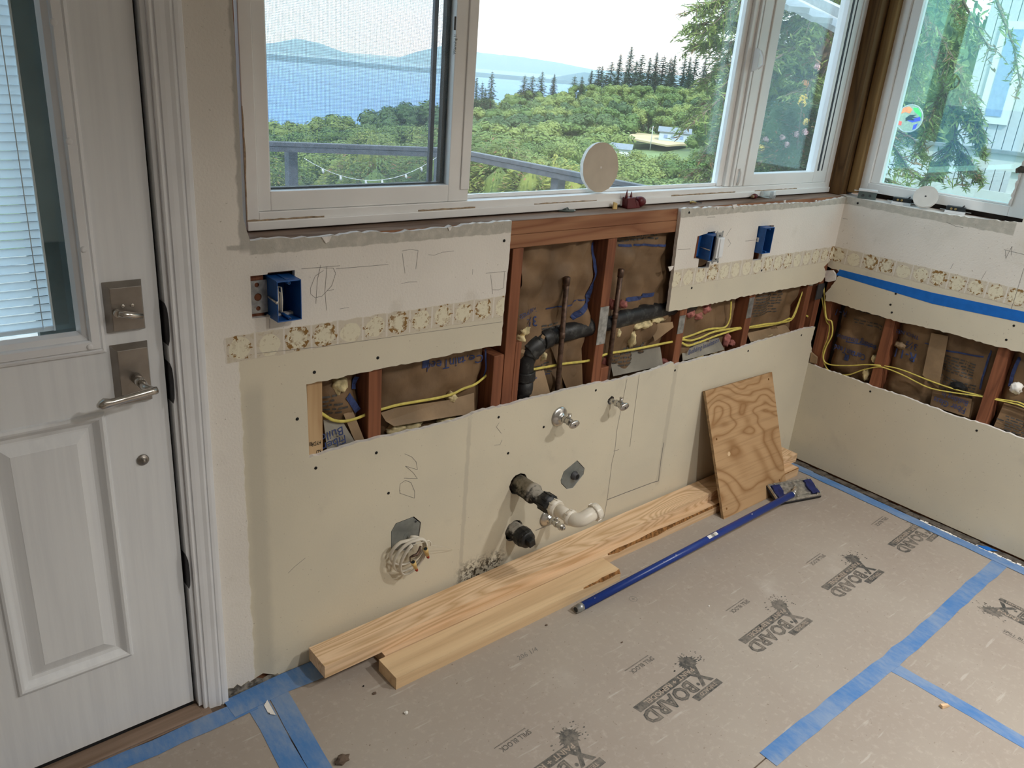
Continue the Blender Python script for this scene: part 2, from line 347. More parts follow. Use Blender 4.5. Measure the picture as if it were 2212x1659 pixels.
def screen():
    m=NT('insect_screen'); X,Y,Z=m.xyz(); t=m.t
    gx=m.step(m.math('PINGPONG',m.math('DIVIDE',X,.0032),.5),.36,.42); gz=m.step(m.math('PINGPONG',m.math('DIVIDE',Z,.0032),.5),.36,.42); g=m.math('MAXIMUM',gx,gz)
    d=m.new('BsdfDiffuse',{'Color':(.07,.08,.09)}); tl=m.new('BsdfTranslucent',{'Color':(.10,.12,.14)}); a=m.new('AddShader'); t.links.new(d.outputs[0],a.inputs[0]); t.links.new(tl.outputs[0],a.inputs[1])
    tr=m.new('BsdfTransparent'); mm=m.new('MixShader',{0:m.mul(g,.55)}); t.links.new(tr.outputs[0],mm.inputs[1]); t.links.new(a.outputs[0],mm.inputs[2]); t.links.new(mm.outputs[0],m.out.inputs[0]); return m.m
M['screen']=screen()
M['slat']=NT('blind_slat',(.72,.78,.86),.45).m
def slatm():
    m=NT('blind_slat_white',rough=.5); t=m.t; df=m.new('BsdfDiffuse',{'Color':(.82,.84,.88)}); tl=m.new('BsdfTranslucent',{'Color':(.86,.90,.95)}); mm=m.new('MixShader',{0:.6}); t.links.new(df.outputs[0],mm.inputs[1]); t.links.new(tl.outputs[0],mm.inputs[2]); t.links.new(mm.outputs[0],m.out.inputs[0]); return m.m
M['slat']=slatm()
M['railgray']=simple('deck_rail_dark',(.055,.058,.072),.5,var=.25,scale=30)
M['deck']=simple('deck_gray',(.32,.31,.29),.8,var=.1)
def leaf(name,c,c2,trans=.25):
    m=NT(name,rough=.6,spec=.25); r=m.new('ObjectInfo').outputs['Random']; f=m.noise(1.3,3); ff=m.math('MULTIPLY_ADD',r,.55,m.math('MULTIPLY',f,.7))
    col=m.mix(m.step(ff,.2,.95),c,c2); m.set('Base Color',col)
    tl=m.new('BsdfTranslucent',{'Color':col}); mm=m.new('MixShader',{0:trans}); m.t.links.new(m.b.outputs[0],mm.inputs[1]); m.t.links.new(tl.outputs[0],mm.inputs[2]); m.t.links.new(mm.outputs[0],m.out.inputs[0]); return m.m
M['leaf']=leaf('broad_leaves',(0.0857,0.156,0.0396),(0.211,0.259,0.0713)); M['leafdark']=leaf('dark_leaves',(0.0504,0.101,0.0396),(0.101,0.156,0.0554)); M['needle']=leaf('conifer_needles',(0.0252,0.0612,0.0324),(0.054,0.108,0.054))
M['cedar']=leaf('cedar_fronds',(0.0907,0.156,0.0396),(0.302,0.305,0.0634)); M['nearneedle']=leaf('near_needles',(0.0907,0.156,0.0594),(0.221,0.276,0.0792))
M['leafyellow']=leaf('yellow_leaves',(0.245,0.259,0.036),(0.346,0.302,0.0504)); M['leafbrown']=leaf('dry_fronds',(0.216,0.108,0.054),(0.288,0.173,0.0936))
M['trunk']=simple('bark',(.13,.09,.065),.9,var=.3,scale=8); M['twig']=simple('bare_twigs',(.22,.17,.13),.9,var=.3,scale=20)
M['water']=simple('sea_water',(.075,.18,.36),.5,var=.1,scale=.004,spec=.3)
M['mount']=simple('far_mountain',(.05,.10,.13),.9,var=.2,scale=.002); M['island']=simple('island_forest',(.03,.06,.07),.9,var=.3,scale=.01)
M['ground']=simple('hillside',(.12,.17,.06),.95,var=.4,scale=.05); M['lawn']=simple('dry_lawn',(.42,.34,.2),.95,var=.15,scale=.1)
M['roof']=simple('gray_roof',(.17,.2,.23),.8,var=.1,scale=2); M['hwall']=simple('pale_house_wall',(.36,.44,.5),.8,var=.05); M['white']=simple('white_paint',(.56,.57,.58),.6,var=.03)
M['siding']=simple('siding_paint',(.42,.43,.45),.7,var=.04); M['groove']=simple('siding_groove',(.25,.26,.3),.9,var=0); M['bluewin']=simple('blue_pane',(.20,.28,.45),.15,var=.1)
M['dark_trim']=simple('added_dark_trim',(.10,.11,.10),.8,var=.1); M['grayrail']=simple('gray_rail',(.20,.215,.23),.7,var=.1); M['soffit']=simple('soffit',(.36,.37,.36),.7,var=.1,scale=30)

# ================= floor =================
fl=thing('floor',kind='structure')
MB().box(-3.2,2.3,-5.2,.12,-.04,0).build('subfloor',M['subfloor'],fl)
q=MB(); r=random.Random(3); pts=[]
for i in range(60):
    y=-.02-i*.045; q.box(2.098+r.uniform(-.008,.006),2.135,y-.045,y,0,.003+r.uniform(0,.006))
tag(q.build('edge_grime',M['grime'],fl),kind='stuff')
q=MB()
for i in range(26):
    y=-.62-i*.016; q.box(2.086+r.uniform(0,.006),2.094+r.uniform(0,.012),y-.014,y,0,.004+r.uniform(0,.003))
tag(q.build('paint_flakes',M['paintflake'],fl),kind='stuff')
# ---- protection boards ----
def sheet(label,x0,x1,y0,y1,z=.003):
    r=random.Random(label); pts=jag([(x0,y0),(x1,y0),(x1,y1),(x0,y1),(x0,y0)],.1,.0015,len(label))[:-1]
    return tag(MB().prism([pts],lambda a,b,t:(a,b,t),0.0004,z).build('floor_board',M['board'],origin=((x0+x1)/2,(y0+y1)/2,0)),label,'floor covering')
sh_main=sheet('large tan floor protection board with a row of printed marks beside the lumber',-.357,2.085,-.938,-.010)
sh_left=sheet('small tan floor protection board in front of the white door threshold',-1.75,-.362,-1.7,-.045)
sh_r2=sheet('unprinted tan floor protection board nearest the viewer, left of the short tape branch',-.357,1.154,-2.3,-.942)
sh_r1=sheet('tan floor protection board in the right corner with one mark turned sideways',1.158,2.085,-2.3,-.942)
def logo(parent,ox,oy,ds,dt,tilt=0,faint=False):
    ca,sa=math.cos(tilt),math.sin(tilt); Z=.0033
    def fn(z):
        def g(s,t):
            s2,t2=s*ca-t*sa,s*sa+t*ca
            return (ox+s2*ds[0]+t2*dt[0],oy+s2*ds[1]+t2*dt[1],z)
        return g
    r=random.Random(int(ox*100)); a=MB(); f=fn(Z)
    a.add([f(*p) for p in ((0,0),(.256,0),(.253,.025),(0,.025))],[(0,1,2,3)])
    lettering(a,'BOARD',lambda x,y:f(.054+x,.0305+y),.061,.042,1.0)
    fx=fn(Z+.0002); lettering(a,'X',lambda x,y:fx(-.008+x,.012+y),.084,.04,.78)
    n=14; a.add([f(.043+.0055*math.cos(6.283*i/n),.058+.0055*math.sin(6.283*i/n)) for i in range(n)],[tuple(range(n))])
    a.add([f(*p) for p in ((-.018,.077),(.1,.077),(.096,.098),(-.018,.098))],[(0,1,2,3)])
    # paint splash behind the word bar
    sp=[];n=46
    for i in range(n):
        th=6.283*i/n; rad=.021+r.uniform(0,.017)*(1 if i%2 else .25); sp.append((-.004+rad*math.cos(th)*1.15,-.012+rad*math.sin(th)*.95))
    fs=fn(Z-.0001); c=(-.004,-.012); a.add([fs(*c)]+[fs(*p) for p in sp],[(0,1+i,1+(i+1)%n) for i in range(n)])
    for i in range(22):
        th=r.uniform(2.2,6.6); rad=r.uniform(.034,.056); d=r.uniform(.0008,.0028); cx,cy=-.004+rad*math.cos(th)*1.1,-.012+rad*math.sin(th)*.85
        a.add([f(cx+d*math.cos(6.283*j/6)*1.6,cy+d*math.sin(6.283*j/6)) for j in range(6)],[tuple(range(6))])
    o=a.build('printed_logo',M['print'],parent,recalc=False)
    b=MB(); g=fn(Z+.0004)
    lettering(b,'PAINT + REMODEL',lambda x,y:g(.004+x,.005+y),.0212,.02,1.2)
    lettering(b,'BOARD',lambda x,y:g(.054+x,.0305+y),.061,-.040,1.0)
    lettering(b,'TRIMACO',lambda x,y:g(.0+x,.0815+y),.0165,.01,1.0)
    b.build('logo_gap_print',M['printlight'],o,recalc=False)
    c=MB(); lettering(c,'SPILL BLOCK',lambda x,y:f(.058+x,-.094+y),.0205,.022,.85)
    for i in range(30): c.add([f(.062+i*.0035+u,-.1035+v) for u,v in ((0,0),(.0022,0),(.0022,.0035),(0,.0035))],[(0,1,2,3)])
    c.build('spill_block_print',M['printfaint'],parent,recalc=False)
for k in range(-1,4): logo(sh_main,.66+.467*k,-.617,(-1,0),(0,-1),.05)
logo(sh_r1,1.719,-1.039,(0,-1),(1,0),0)
# pencilled size on the board
def floor_note(parent,s,x,y,size):
    b=MB(); lettering(b,s,lambda p,q_:(x+p+q_*.25,y+q_,.0034),size); b.build('pencil_note',M['pencil'],parent,recalc=False)
x_,y_=(0.2721,-0.3229); floor_note(sh_main,'206 1/4',x_,y_,.024)
cx_,cy_=(0.7549,-0.3149)
b=MB()
for i in range(20):
    a0,a1=6.283*i/20,6.283*(i+1)/20
    b.add([(cx_+rr*math.cos(t_),cy_+rr*math.sin(t_),.0034) for t_,rr in ((a0,.0135),(a1,.0135),(a1,.012),(a0,.012))],[(0,1,2,3)])
b.box(cx_-.006,cx_+.006,cy_-.0007,cy_+.0007,.0033,.0035); b.box(cx_-.0007,cx_+.0007,cy_-.006,cy_+.006,.0033,.0035)
b.build('pencil_note',M['pencil'],sh_main,recalc=False)
# ---- floor tape ----
def tape(label,pts,width,z=.0036,seed=0,group=None):
    r=random.Random(seed); L_=[];R_=[]
    P=[Vector(p) for p in jag(pts,.06,.0015,seed)]
    for i,p in enumerate(P):
        d=(P[min(i+1,len(P)-1)]-P[max(i-1,0)]).normalized(); n=Vector((-d.y,d.x)); L_.append(p+n*(width/2+r.uniform(-.002,.002))); R_.append(p-n*(width/2+r.uniform(-.002,.002)))
    poly=[tuple(v) for v in L_]+[tuple(v) for v in reversed(R_)]
    o=MB().prism([poly],lambda a,b,t:(a,b,t),z-.0006,z).build('masking_tape',M['tape'],origin=(P[0].x,P[0].y,z))
    return tag(o,label,'tape')
tape('long blue tape strip joining floor boards across the middle of the floor',[(.552,-.944),(1.3,-.952),(1.75,-.940),(2.06,-.934)],.05,.0044,1)
tape('short blue tape branch running from the long strip towards the viewer',[(1.156,-.962),(1.164,-1.2),(1.168,-1.75)],.047,.0038,2)
tape('blue tape strip along the foot of the right wall',[(2.072,-.03),(2.068,-.5),(2.066,-1.0),(2.064,-1.7)],.05,.0054,3)
tape('blue tape strip along the wall foot beside the door casing',[(-.438,-.044),(-.3,-.036),(-.13,-.042)],.07,.0054,4)
tape('blue tape strip in front of the wooden door threshold',[(-1.45,-.058),(-.8,-.06),(-.38,-.056)],.05,.0048,5)
t6=tape('left one of two side by side blue tape strips near the door',[(-.374,-.07),(-.39,-.3),(-.41,-.8)],.052,.0042,6)
tape('right one of two side by side blue tape strips near the door',[(-.318,-.055),(-.338,-.3),(-.365,-.8)],.05,.005,7)
p0,p1,p2,p3=[(-0.3506,-0.0705),(-0.3548,-0.1286),(-0.3671,-0.1146),(-0.3645,-0.0822)]
MB().add([(*p0,.0058),(*p1,.0058),(*p2,.0062)],[(0,1,2)]).build('tear_gap',M['black'],t6,recalc=False)
MB().add([(*p3,.0064),(*p0,.0075),(*p1,.0064),(*p2,.006)],[(0,1,2,3)]).build('torn_flap',M['paintflake'],t6,recalc=False)
# ================= back wall =================
wb=thing('wall_back',kind='structure')
BW=lambda a,b,t:(a,t,b)
left_up=[(-0.3209,1.1807),(-0.3273,1.208),(-0.3269,1.2811),(-0.3265,1.3519),(-0.327,1.4604),(-0.3281,1.551),(-0.3291,1.6133)]
open_low=[(1.1904,0.6214),(1.1525,0.617),(1.078,0.6103),(0.9887,0.6081),(0.8582,0.6123),(0.7969,0.6176),(0.7147,0.6205),(0.6472,0.621),(0.6145,0.619),(0.5184,0.6241),(0.4425,0.6215),(0.3404,0.6254)]+[(0.3039,0.6208),(0.2553,0.6165),(0.1546,0.6175),(0.0843,0.6196),(0.0227,0.6231),(-0.0366,0.6236),(-0.0711,0.6239),(-0.1078,0.6207),(-0.1518,0.6197),(-0.1894,0.6174)]
open_top=[(-0.1938,0.8121),(-0.1526,0.8116),(-0.0721,0.8131),(-0.0499,0.8142),(-0.0359,0.8129),(0.0243,0.8151),(0.1082,0.8137),(0.1772,0.8141),(0.2423,0.8157),(0.3101,0.8158),(0.3379,0.8165),(0.3916,0.8127)]
right_edge=[(0.3943,0.812),(0.3957,0.9534),(0.3999,1.0826),(0.3993,1.16)]
top_edge=[(0.3993,1.16),(0.3045,1.1601),(0.1382,1.1548),(0.0097,1.1533),(-0.0563,1.1609),(-0.0881,1.1583),(-0.1363,1.157),(-0.1797,1.1554),(-0.2313,1.1591),(-0.3142,1.1592)]
outer=[(-.468,2.44),(-.468,.03)]+jag([(-.468,.03),(-.40,.016),(-.33,.03),(-.29,.004),(0,.006),(1,.004),(XC,.004)],.03,.003,4)[1:]
outer+=[(XC,.45)]+jag([(2.1334,0.4469),(2.1415,0.5004),(2.1157,0.5464),(2.1206,0.6157)],.008,.002,5)
outer+=jag([(2.1167,0.6162),(2.0257,0.6195),(1.9064,0.6155),(1.7117,0.6148),(1.5917,0.6078),(1.4759,0.605),(1.3105,0.6065),(1.1958,0.6094)],.012,.0022,6)
outer+=jag(open_low,.012,.0025,7)+jag(open_top,.012,.0018,8)+jag(right_edge,.012,.0012,9)+jag(top_edge,.012,.003,10)
outer+=[(q0,q1) for q0,q1 in left_up]+[(left_up[-1][0]+.002,2.08),(-.29,2.44)]
box1=[(-.3175,.990),(-.2795,.989),(-.2785,.991),(-.2165,.993),(-.2165,1.087),(-.2785,1.0876),(-.2795,1.084),(-.3175,1.0838)]
def circ(c,r,n=22,ry=None,amp=.0,seed=1):
    rr=random.Random(seed); return [(c[0]+(r+rr.uniform(-amp,amp))*math.cos(6.283*i/n),c[1]+((ry or r)+rr.uniform(-amp,amp))*math.sin(6.283*i/n)) for i in range(n)]
octo=[(0.0495,0.3265),(0.0642,0.3486),(0.1231,0.3508),(0.1482,0.3238),(0.1471,0.3068),(0.1431,0.2731),(0.1166,0.2402),(0.051,0.2668)]
rcov=[(0.7609,0.3542),(0.8013,0.3141),(0.7998,0.2903),(0.7563,0.2519),(0.7276,0.2559),(0.6969,0.2868),(0.6936,0.3002),(0.7034,0.3291)]
holes=[box1,octo,rcov,circ((.508,.341),.036,amp=.0015),circ((.508,.174),.036,amp=.003,seed=3),circ((.655,.536),.013,12),circ((.888,.541),.015,12,amp=.002),circ((.650,.174),.013,12)]
panel_left=MB().prism([outer]+holes,BW,0,.0127,0,1).build('drywall_panel',[M['plaster_back'],M['gypsum']],wb)
up=jag([(1.103,1.158),(1.1068,1.0964),(1.1085,1.0311),(1.1141,0.953),(1.1156,0.8811),(1.1194,0.8151)],.012,.0012,11)+jag([(1.1194,0.8151),(1.2236,0.8132),(1.3105,0.8121),(1.5072,0.8145),(1.5761,0.8168),(1.7993,0.8126),(1.8778,0.8127),(2.0434,0.8105),(2.0923,0.8169)],.012,.0025,12)+jag([(2.0923,0.8169),(2.1078,0.8317),(2.102,0.8556),(2.0804,0.8762)],.006,.002,13)+[(XC,.905)]
up+=[(XC,1.158)]+jag([(2.1315,1.1549),(2.0191,1.1495),(1.9084,1.1414),(1.692,1.1496),(1.537,1.1497),(1.4045,1.15),(1.2785,1.154),(1.1599,1.1567),(1.103,1.158)],.012,.0025,14)
sw=[(1.2099,1.062),(1.262,1.069),(1.262,1.0726),(1.3041,1.0726),(1.3041,1.066),(1.3514,1.0606),(1.3477,.9702),(1.302,.966),(1.3007,.949),(1.24,.951),(1.2373,.984),(1.2081,.9862)]
b3=[(1.5542,1.0749),(1.6544,1.0715),(1.650,.980),(1.6127,.975),(1.6127,.9485),(1.5596,.9494)]
panel_up=MB().prism([up,sw,b3],BW,0,.0127,0,1).build('drywall_panel',[M['plaster_back'],M['gypsum']],wb)
MB().box(-.32,XC+.12,0,.0127,2.08,2.44).box(-1.45,-.46,0,.0127,2.07,2.44).box(-3.1,-1.435,0,.0127,0,2.44).build('drywall_panel',M['room'],wb)
r=random.Random(9); pl=[(-.428,.001)]
for i in range(15): pl.append((lerp(-.428,-.29,i/14),.030-.0016*i+r.uniform(-.006,.006)))
MB().prism([pl+[(-.285,.001)]],BW,-.003,.006).build('broken_plaster',M['brokenp'],wb)
# torn paper tags on the ragged edges
for i,(pt,sz) in enumerate(zip([(1.9058,1.1478),(1.6893,1.1569),(1.3839,1.1547),(1.2914,1.1516)]+[(-0.1397,1.1526),(0.1963,1.1528)]+[(1.0913,0.9692)],(.006,.007,.012,.006,.012,.006,.014))):
    x,z=pt; MB().prism([[(x-sz,z+.003),(x+sz,z+.004),(x+sz*.5,z-sz*.6),(x-sz*.2,z-sz*.9)]],BW,-.003,-.0005).build('torn_paper',M['gypsum'],wb)
# drywall screws
scr=None
for (x,z) in [(-0.173,0.8386),(-0.0021,0.8448),(-0.2186,0.7288),(-0.1729,0.5858),(-0.0014,0.5826),(0.4062,0.5908),(0.3774,1.1086),(0.808,0.5935),(1.2058,0.5885),(1.6464,0.5874),(2.0215,0.5939)]+[(1.1449,1.1436),(1.2236,0.8849),(1.6302,0.9063)]+[(0.5922,0.5151),(0.455,0.4612),(0.0381,0.4512)]:
    if scr is None:
        scr=MB().lathe((0,0,0),(0,-1,0),[(0,.0042),(.0006,.0042),(.0004,.0012)],10).build('screw',M['black'],panel_left); o=scr
    else:
        o=scr.copy(); COL.objects.link(o); o.parent=panel_up if (x>1.05 and z>.75) else panel_left
    o.location=(x,-.0002,z)
# pencil marks
def strokes(parent,lines,fn,wd=.0011,name='pencil_mark'):
    b=MB()
    for l in lines:
        for (a0,b0),(a1,b1) in zip(l[:-1],l[1:]):
            d=Vector((a1-a0,b1-b0)); n=Vector((-d.y,d.x)).normalized()*wd/2 if d.length>0 else Vector((0,0))
            b.add([fn(a0+n.x,b0+n.y,-.0004),fn(a1+n.x,b1+n.y,-.0004),fn(a1-n.x,b1-n.y,-.0004),fn(a0-n.x,b0-n.y,-.0004)],[(0,1,2,3)])
    return b.build(name,M['pencil'],parent,recalc=False)
strokes(panel_left,[[(-0.2007,1.0885),(-0.1539,1.0875),(-0.1056,1.0868)],[(-0.1161,1.0804),(0.0228,1.0778)],[(-0.1539,1.0929),(-0.1627,1.0589),(-0.1669,1.0046)],[(-0.1385,1.0883),(-0.1442,1.0311),(-0.1404,0.9848)],
 [(-0.1471,1.0853),(-0.123,1.083),(-0.1168,1.0702),(-0.1267,1.0421),(-0.1512,1.0206),(-0.1684,1.0184),(-0.1794,1.0287),(-0.1799,1.0416),(-0.1677,1.0689),(-0.1472,1.0796)],[(-0.139,1.0315),(-0.1215,1.0324)],[(-0.1065,0.9843),(-0.0823,0.9849)],[(0.0607,1.1016),(0.0703,1.0514)],[(0.0606,1.1073),(0.0841,1.1091),(0.1062,1.1046),(0.1012,1.0587)],[(0.06,1.0267),(0.083,1.0283),(0.1065,1.0262)],
 [(0.1372,1.0918),(0.1538,1.0886),(0.1786,1.0942),(0.2147,1.0947)],[(0.3225,1.0262),(0.3912,1.0246)],[(0.3392,1.0208),(0.3511,0.9664)],[(0.3865,1.0236),(0.3883,0.9794),(0.3718,0.9755),(0.3477,0.9783)],[(0.2778,1.0417),(0.278,1.027)],[(-0.278,0.9839),(-0.2788,0.9618)],[(-0.3095,0.9087),(-0.149,0.8986),(0.0392,0.8933),(0.3902,0.8824)]],BW,.0009)
strokes(panel_left,[[(0.0734,0.4405),(0.1229,0.4097),(0.1231,0.4299),(0.1093,0.4628),(0.0905,0.4749),(0.0748,0.4686),(0.0727,0.4495),(0.0758,0.4384)],[(0.0857,0.4829),(0.1299,0.4692),(0.1151,0.4919),(0.089,0.5188),(0.1288,0.4968),(0.124,0.5221),(0.1086,0.5414),(0.0855,0.5569)],[(0.4101,0.5722),(0.4004,0.5608),(0.4216,0.535)],[(0.4264,0.5129),(0.4196,0.4983),(0.3977,0.5025)],[(-0.2527,0.3094),(-0.2352,0.3217),(-0.2051,0.337)]],BW,.0011,'pencil_letters')
strokes(panel_left,[[(0.9536,0.6042),(0.9386,0.4214),(0.9429,0.3411),(0.9364,0.3),(0.9382,0.1509),(0.9335,0.076)],[(1.0138,0.6078),(1.0194,0.3374)],[(0.9358,0.3419),(0.9639,0.341)]],BW,.0016)
strokes(panel_left,[[(0.9382,0.1509),(1.0322,0.1503),(1.1849,0.1481),(1.2156,0.145)],[(1.2156,0.145),(1.2099,0.2312),(1.2088,0.3057)],[(0.6029,0.1407),(0.6709,0.141)]],BW,.003)
strokes(panel_up,[[(1.1156,1.0251),(1.1825,1.0226)],[(1.4892,1.0256),(1.5507,1.0251)],[(1.245,1.1227),(1.2874,1.1222)],[(1.3909,1.0785),(1.3697,1.053)],[(1.3829,1.0404),(1.4041,1.0233),(1.3911,1.0126)],[(1.3141,0.949),(1.3522,0.9366)]],BW,.0012)
# framing
def stud(parent,x0,x1,z0,z1,mat='stud',y0=.0129,y1=.1016): return MB().box(x0,x1,y0,y1,z0,z1).build('stud',M[mat],parent,bevel=.002)
S_=.4064
stud(wb,-.187,-.146,.04,1.08,'pine_stud')
stA=stud(wb,-.019,.019,.04,1.08)
stud(wb,.384,.4205,.04,.778); stud(wb,.423,.461,.04,1.08); stud(wb,.4615,.484,.04,.806)
stC=stud(wb,.796,.834,.04,1.08); stud(wb,.8345,.872,.04,.66)
stD=stud(wb,3*S_-.019,3*S_+.019,.04,1.08); stE=stud(wb,4*S_-.019,4*S_+.019,.04,1.08); stF=stud(wb,5*S_-.019,5*S_+.019,.04,1.08)
cs=stud(wb,2.098,2.136,.04,1.15); 
stud(wb,-.321,-.283,.04,1.15)
MB().box(-.32,2.25,.0129,.165,1.1185,1.1555).build('sill_plate',M['plate'],wb,bevel=.002)
MB().box(-.28,2.09,.0131,.1016,1.081,1.118).build('sill_plate',M['plate'],wb,bevel=.002)
MB().box(-.32,2.23,.0134,.1645,1.1556,1.1566).build('dirty_sill_top',M['sill'],wb)
MB().box(-.46,2.09,.0131,.1016,0,.0381).build('sill_plate',M['plate'],wb,bevel=.002)
MB().box(-1.5,-1.42,.0131,.12,0,2.05).box(-1.5,2.3,.0131,.12,2.085,2.44).build('header',M['plate'],wb)
MB().box(-.46,2.3,.1018,.125,-.04,1.118).box(-3.1,-1.5,.1018,.125,-.04,2.44).build('sheathing',M['sheath'],wb)
MB().box(-.46,-.322,.0131,.16,.0385,2.08).build('jack_stud',M['stud'],wb)
MB().box(-.475,-.32,.16,.19,-.3,2.5).box(-.32,2.45,.166,.19,-.3,1.15).box(-3.2,2.45,.15,.19,2.12,2.6).box(-3.2,-1.45,.13,.19,-.3,2.6).build('exterior_siding',M['siding'],wb)
for s,(a0,a1,b0,b1) in ((stC,(.796,.834,.745,.868)),(stD,(3*S_-.02,3*S_+.012,.72,.785)),(stE,(4*S_-.019,4*S_+.012,.72,.80)),(stF,(5*S_-.012,5*S_+.016,.80,.86))):
    q=MB().box(a0,a1,.0108,.0127,b0,b1).build('nail_plate',M['galv'],s)
q=MB().box(2.088,2.14,.009,.0127,.735,.80).build('nail_plate',M['darkmetal'],cs)
# stamps on the pale stud
b=MB(); 
for s,(u,v) in (('HYDR',(-0.151,0.6511)),('KD',(-0.1512,0.6265)),('III',(-0.1756,0.6532))): lettering(b,s,lambda p,q_:(u-p,.0122,v-q_),.016,.004,.62)
b.build('stamp',M['black'],wb,recalc=False)
# ---- insulation ----
def fold(x,z,seed):
    d=noise.voronoi(Vector((x*8+seed*1.7,z*6,seed*3.1)))[0]; return min(.4,d[1]-d[0])
def crumple(x,z,seed=0,amp=1.0):
    return .060+amp*(.014*noise.noise(Vector((x*9+seed,z*7,seed)))-.022*abs(noise.noise(Vector((x*11+z*6,z*9-x*5+seed,3.3))))**.7+.006*noise.noise(Vector((x*26+seed,z*18,1.1)))+.004*noise.noise(Vector((x*45,z*40,seed)))-.03*fold(x,z,seed))
def batt(parent,fn,x0,x1,z0,z1,seed,mat,amp=1.0,dx=.014,edge=.028):
    nx=max(3,int((x1-x0)/dx)); nz=max(3,int((z1-z0)/dx)); v=[];f=[]
    for j in range(nz+1):
        for i in range(nx+1):
            x=lerp(x0,x1,i/nx); z=lerp(z0,z1,j/nz); d=min(i,nx-i)/nx; y=crumple(x,z,seed,amp)+max(0,edge-(d*(x1-x0)))*.8
            v.append(fn(x,z,y))
    for j in range(nz):
        for i in range(nx): k=j*(nx+1)+i; f.append((k,k+1,k+nx+2,k+nx+1))
    m=MB().add(v,f,0,True); 
    o=m.build('insulation_batt',M[mat],parent); return o
BI=lambda x,z,y:(x,y,z)
def btext(o,lines,fn,seed,amp=1.0,mat='ink',rot=math.pi,name='printed_text'):
    b=MB(); ca,sa=math.cos(rot),math.sin(rot)
    for s,(u,v),size,bold,sx in lines:
        def g(p,q_):
            x=u+p*ca-q_*sa; z=v+p*sa+q_*ca; return fn(x,z,crumple(x,z,seed,amp)-.0022)
        lettering(b,s,g,size,bold,sx)
    return b.build(name,M[mat],o,recalc=False)
def bstripe(o,pts,wd,fn,seed,amp=1.0,mat='ink',name='printed_stripe'):
    b=MB()
    for (a0,b0),(a1,b1) in zip(pts[:-1],pts[1:]):
        n=max(1,int(math.hypot(a1-a0,b1-b0)/.01))
        for i in range(n):
            qa=Vector((lerp(a0,a1,i/n),lerp(b0,b1,i/n)));qb=Vector((lerp(a0,a1,(i+1)/n),lerp(b0,b1,(i+1)/n))); d=(qb-qa); nn=Vector((-d.y,d.x)).normalized()*wd/2
            b.add([fn(p.x,p.y,crumple(p.x,p.y,seed,amp)-.002) for p in (qa+nn,qb+nn,qb-nn,qa-nn)],[(0,1,2,3)])
    return b.build(name,M[mat],o,recalc=False)
def para(o,x0,z0,w_,rows,fn,seed,amp=1.0,dz=.012,rot=False,mat='inkgray'):
    b=MB(); r=random.Random(seed)
    for j in range(rows):
        x=x0
        while x<x0+w_*r.uniform(.8,1):
            l=r.uniform(.008,.028); z=z0-j*dz
            n=3
            for i in range(n):
                xa,xb=x+l*i/n,x+l*(i+1)/n
                b.add([fn(p,q_,crumple(p,q_,seed,amp)-.002) for p,q_ in ((xa,z),(xb,z),(xb,z+.005),(xa,z+.005))],[(0,1,2,3)])
            x+=l+.005
    return b.build('printed_lines',M[mat],o,recalc=False)
bA=batt(wb,BI,-.145,-.02,.3,1.07,1,'kraft'); bB=batt(wb,BI,.02,.383,.3,1.07,2,'kraft',.7); bC=batt(wb,BI,.486,.795,.3,1.078,3,'kraft',1.3)
bD=batt(wb,BI,.836,1.198,.3,1.078,4,'kraft',1.2); bE=batt(wb,BI,1.24,1.605,.3,1.0,5,'kraft'); bF=batt(wb,BI,1.646,2.01,.3,1.0,6,'kraft'); bG=batt(wb,BI,2.053,2.097,.3,1.0,7,'kraft')
btext(bA,[('Fiber Glass',(-0.0626,0.6147),.036,.004,.9),('Building',(-0.0733,0.6473),.036,.004,.9)],BI,1)
bstripe(bA,[(-0.0322,0.7841),(-0.0435,0.7535)],.016,BI,1); bstripe(bA,[(-0.0662,0.7444),(-0.0345,0.6933)],.018,BI,1); para(bA,-.14,.75,.05,5,BI,1)
btext(bB,[('CertainTeed',(0.3656,0.781),.038,.004,.95)],BI,2,.7); bstripe(bB,[(0.3737,0.7923),(0.3825,0.699)],.008,BI,2,.7)
bstripe(bB,[(0.1633,0.7815),(0.1876,0.7815)],.022,BI,2,.7)
btext(bC,[('THICKNESS',(0.5689,0.8863),.019,.004,1.0),('3½',(0.5683,0.8615),.042,.004,1.0)],BI,3,1.3)
bstripe(bC,[(0.5973,0.8798),(0.6689,0.8828),(0.757,0.8884)],.004,BI,3,1.3); bstripe(bC,[(0.7684,1.0645),(0.7838,0.9703),(0.78,0.8877),(0.7146,0.8331)],.016,BI,3,1.3); para(bC,.585,.826,.11,6,BI,3,1.3,.009)
bstripe(bC,[(0.5622,0.6674),(0.6434,0.665)],.003,BI,3,1.3); para(bC,.55,.70,.09,4,BI,3,1.3,.01)
bstripe(bD,[(0.8809,1.0479),(1.1101,1.0325)],.007,BI,4,1.2); bstripe(bD,[(0.9524,0.8623),(1.0799,0.8693)],.014,BI,4,1.2); para(bD,.86,1.068,.2,2,BI,4,1.2,.01)
para(bD,.885,.69,.22,5,BI,4,1.2,.012); btext(bD,[('3½',(1.152,0.6482),.03,.004,1)],BI,4,1.2)
btext(bE,[('Building Insulation',(1.3305,0.6129),.027,.006,.92),('CertainTeed',(1.3172,0.6401),.024,.006,.9)],BI,5,1,'ink',.10)
para(bF,1.66,.80,.22,9,BI,6,1,.012); para(bF,1.93,.86,.05,5,BI,6,1,.01,mat='ink')
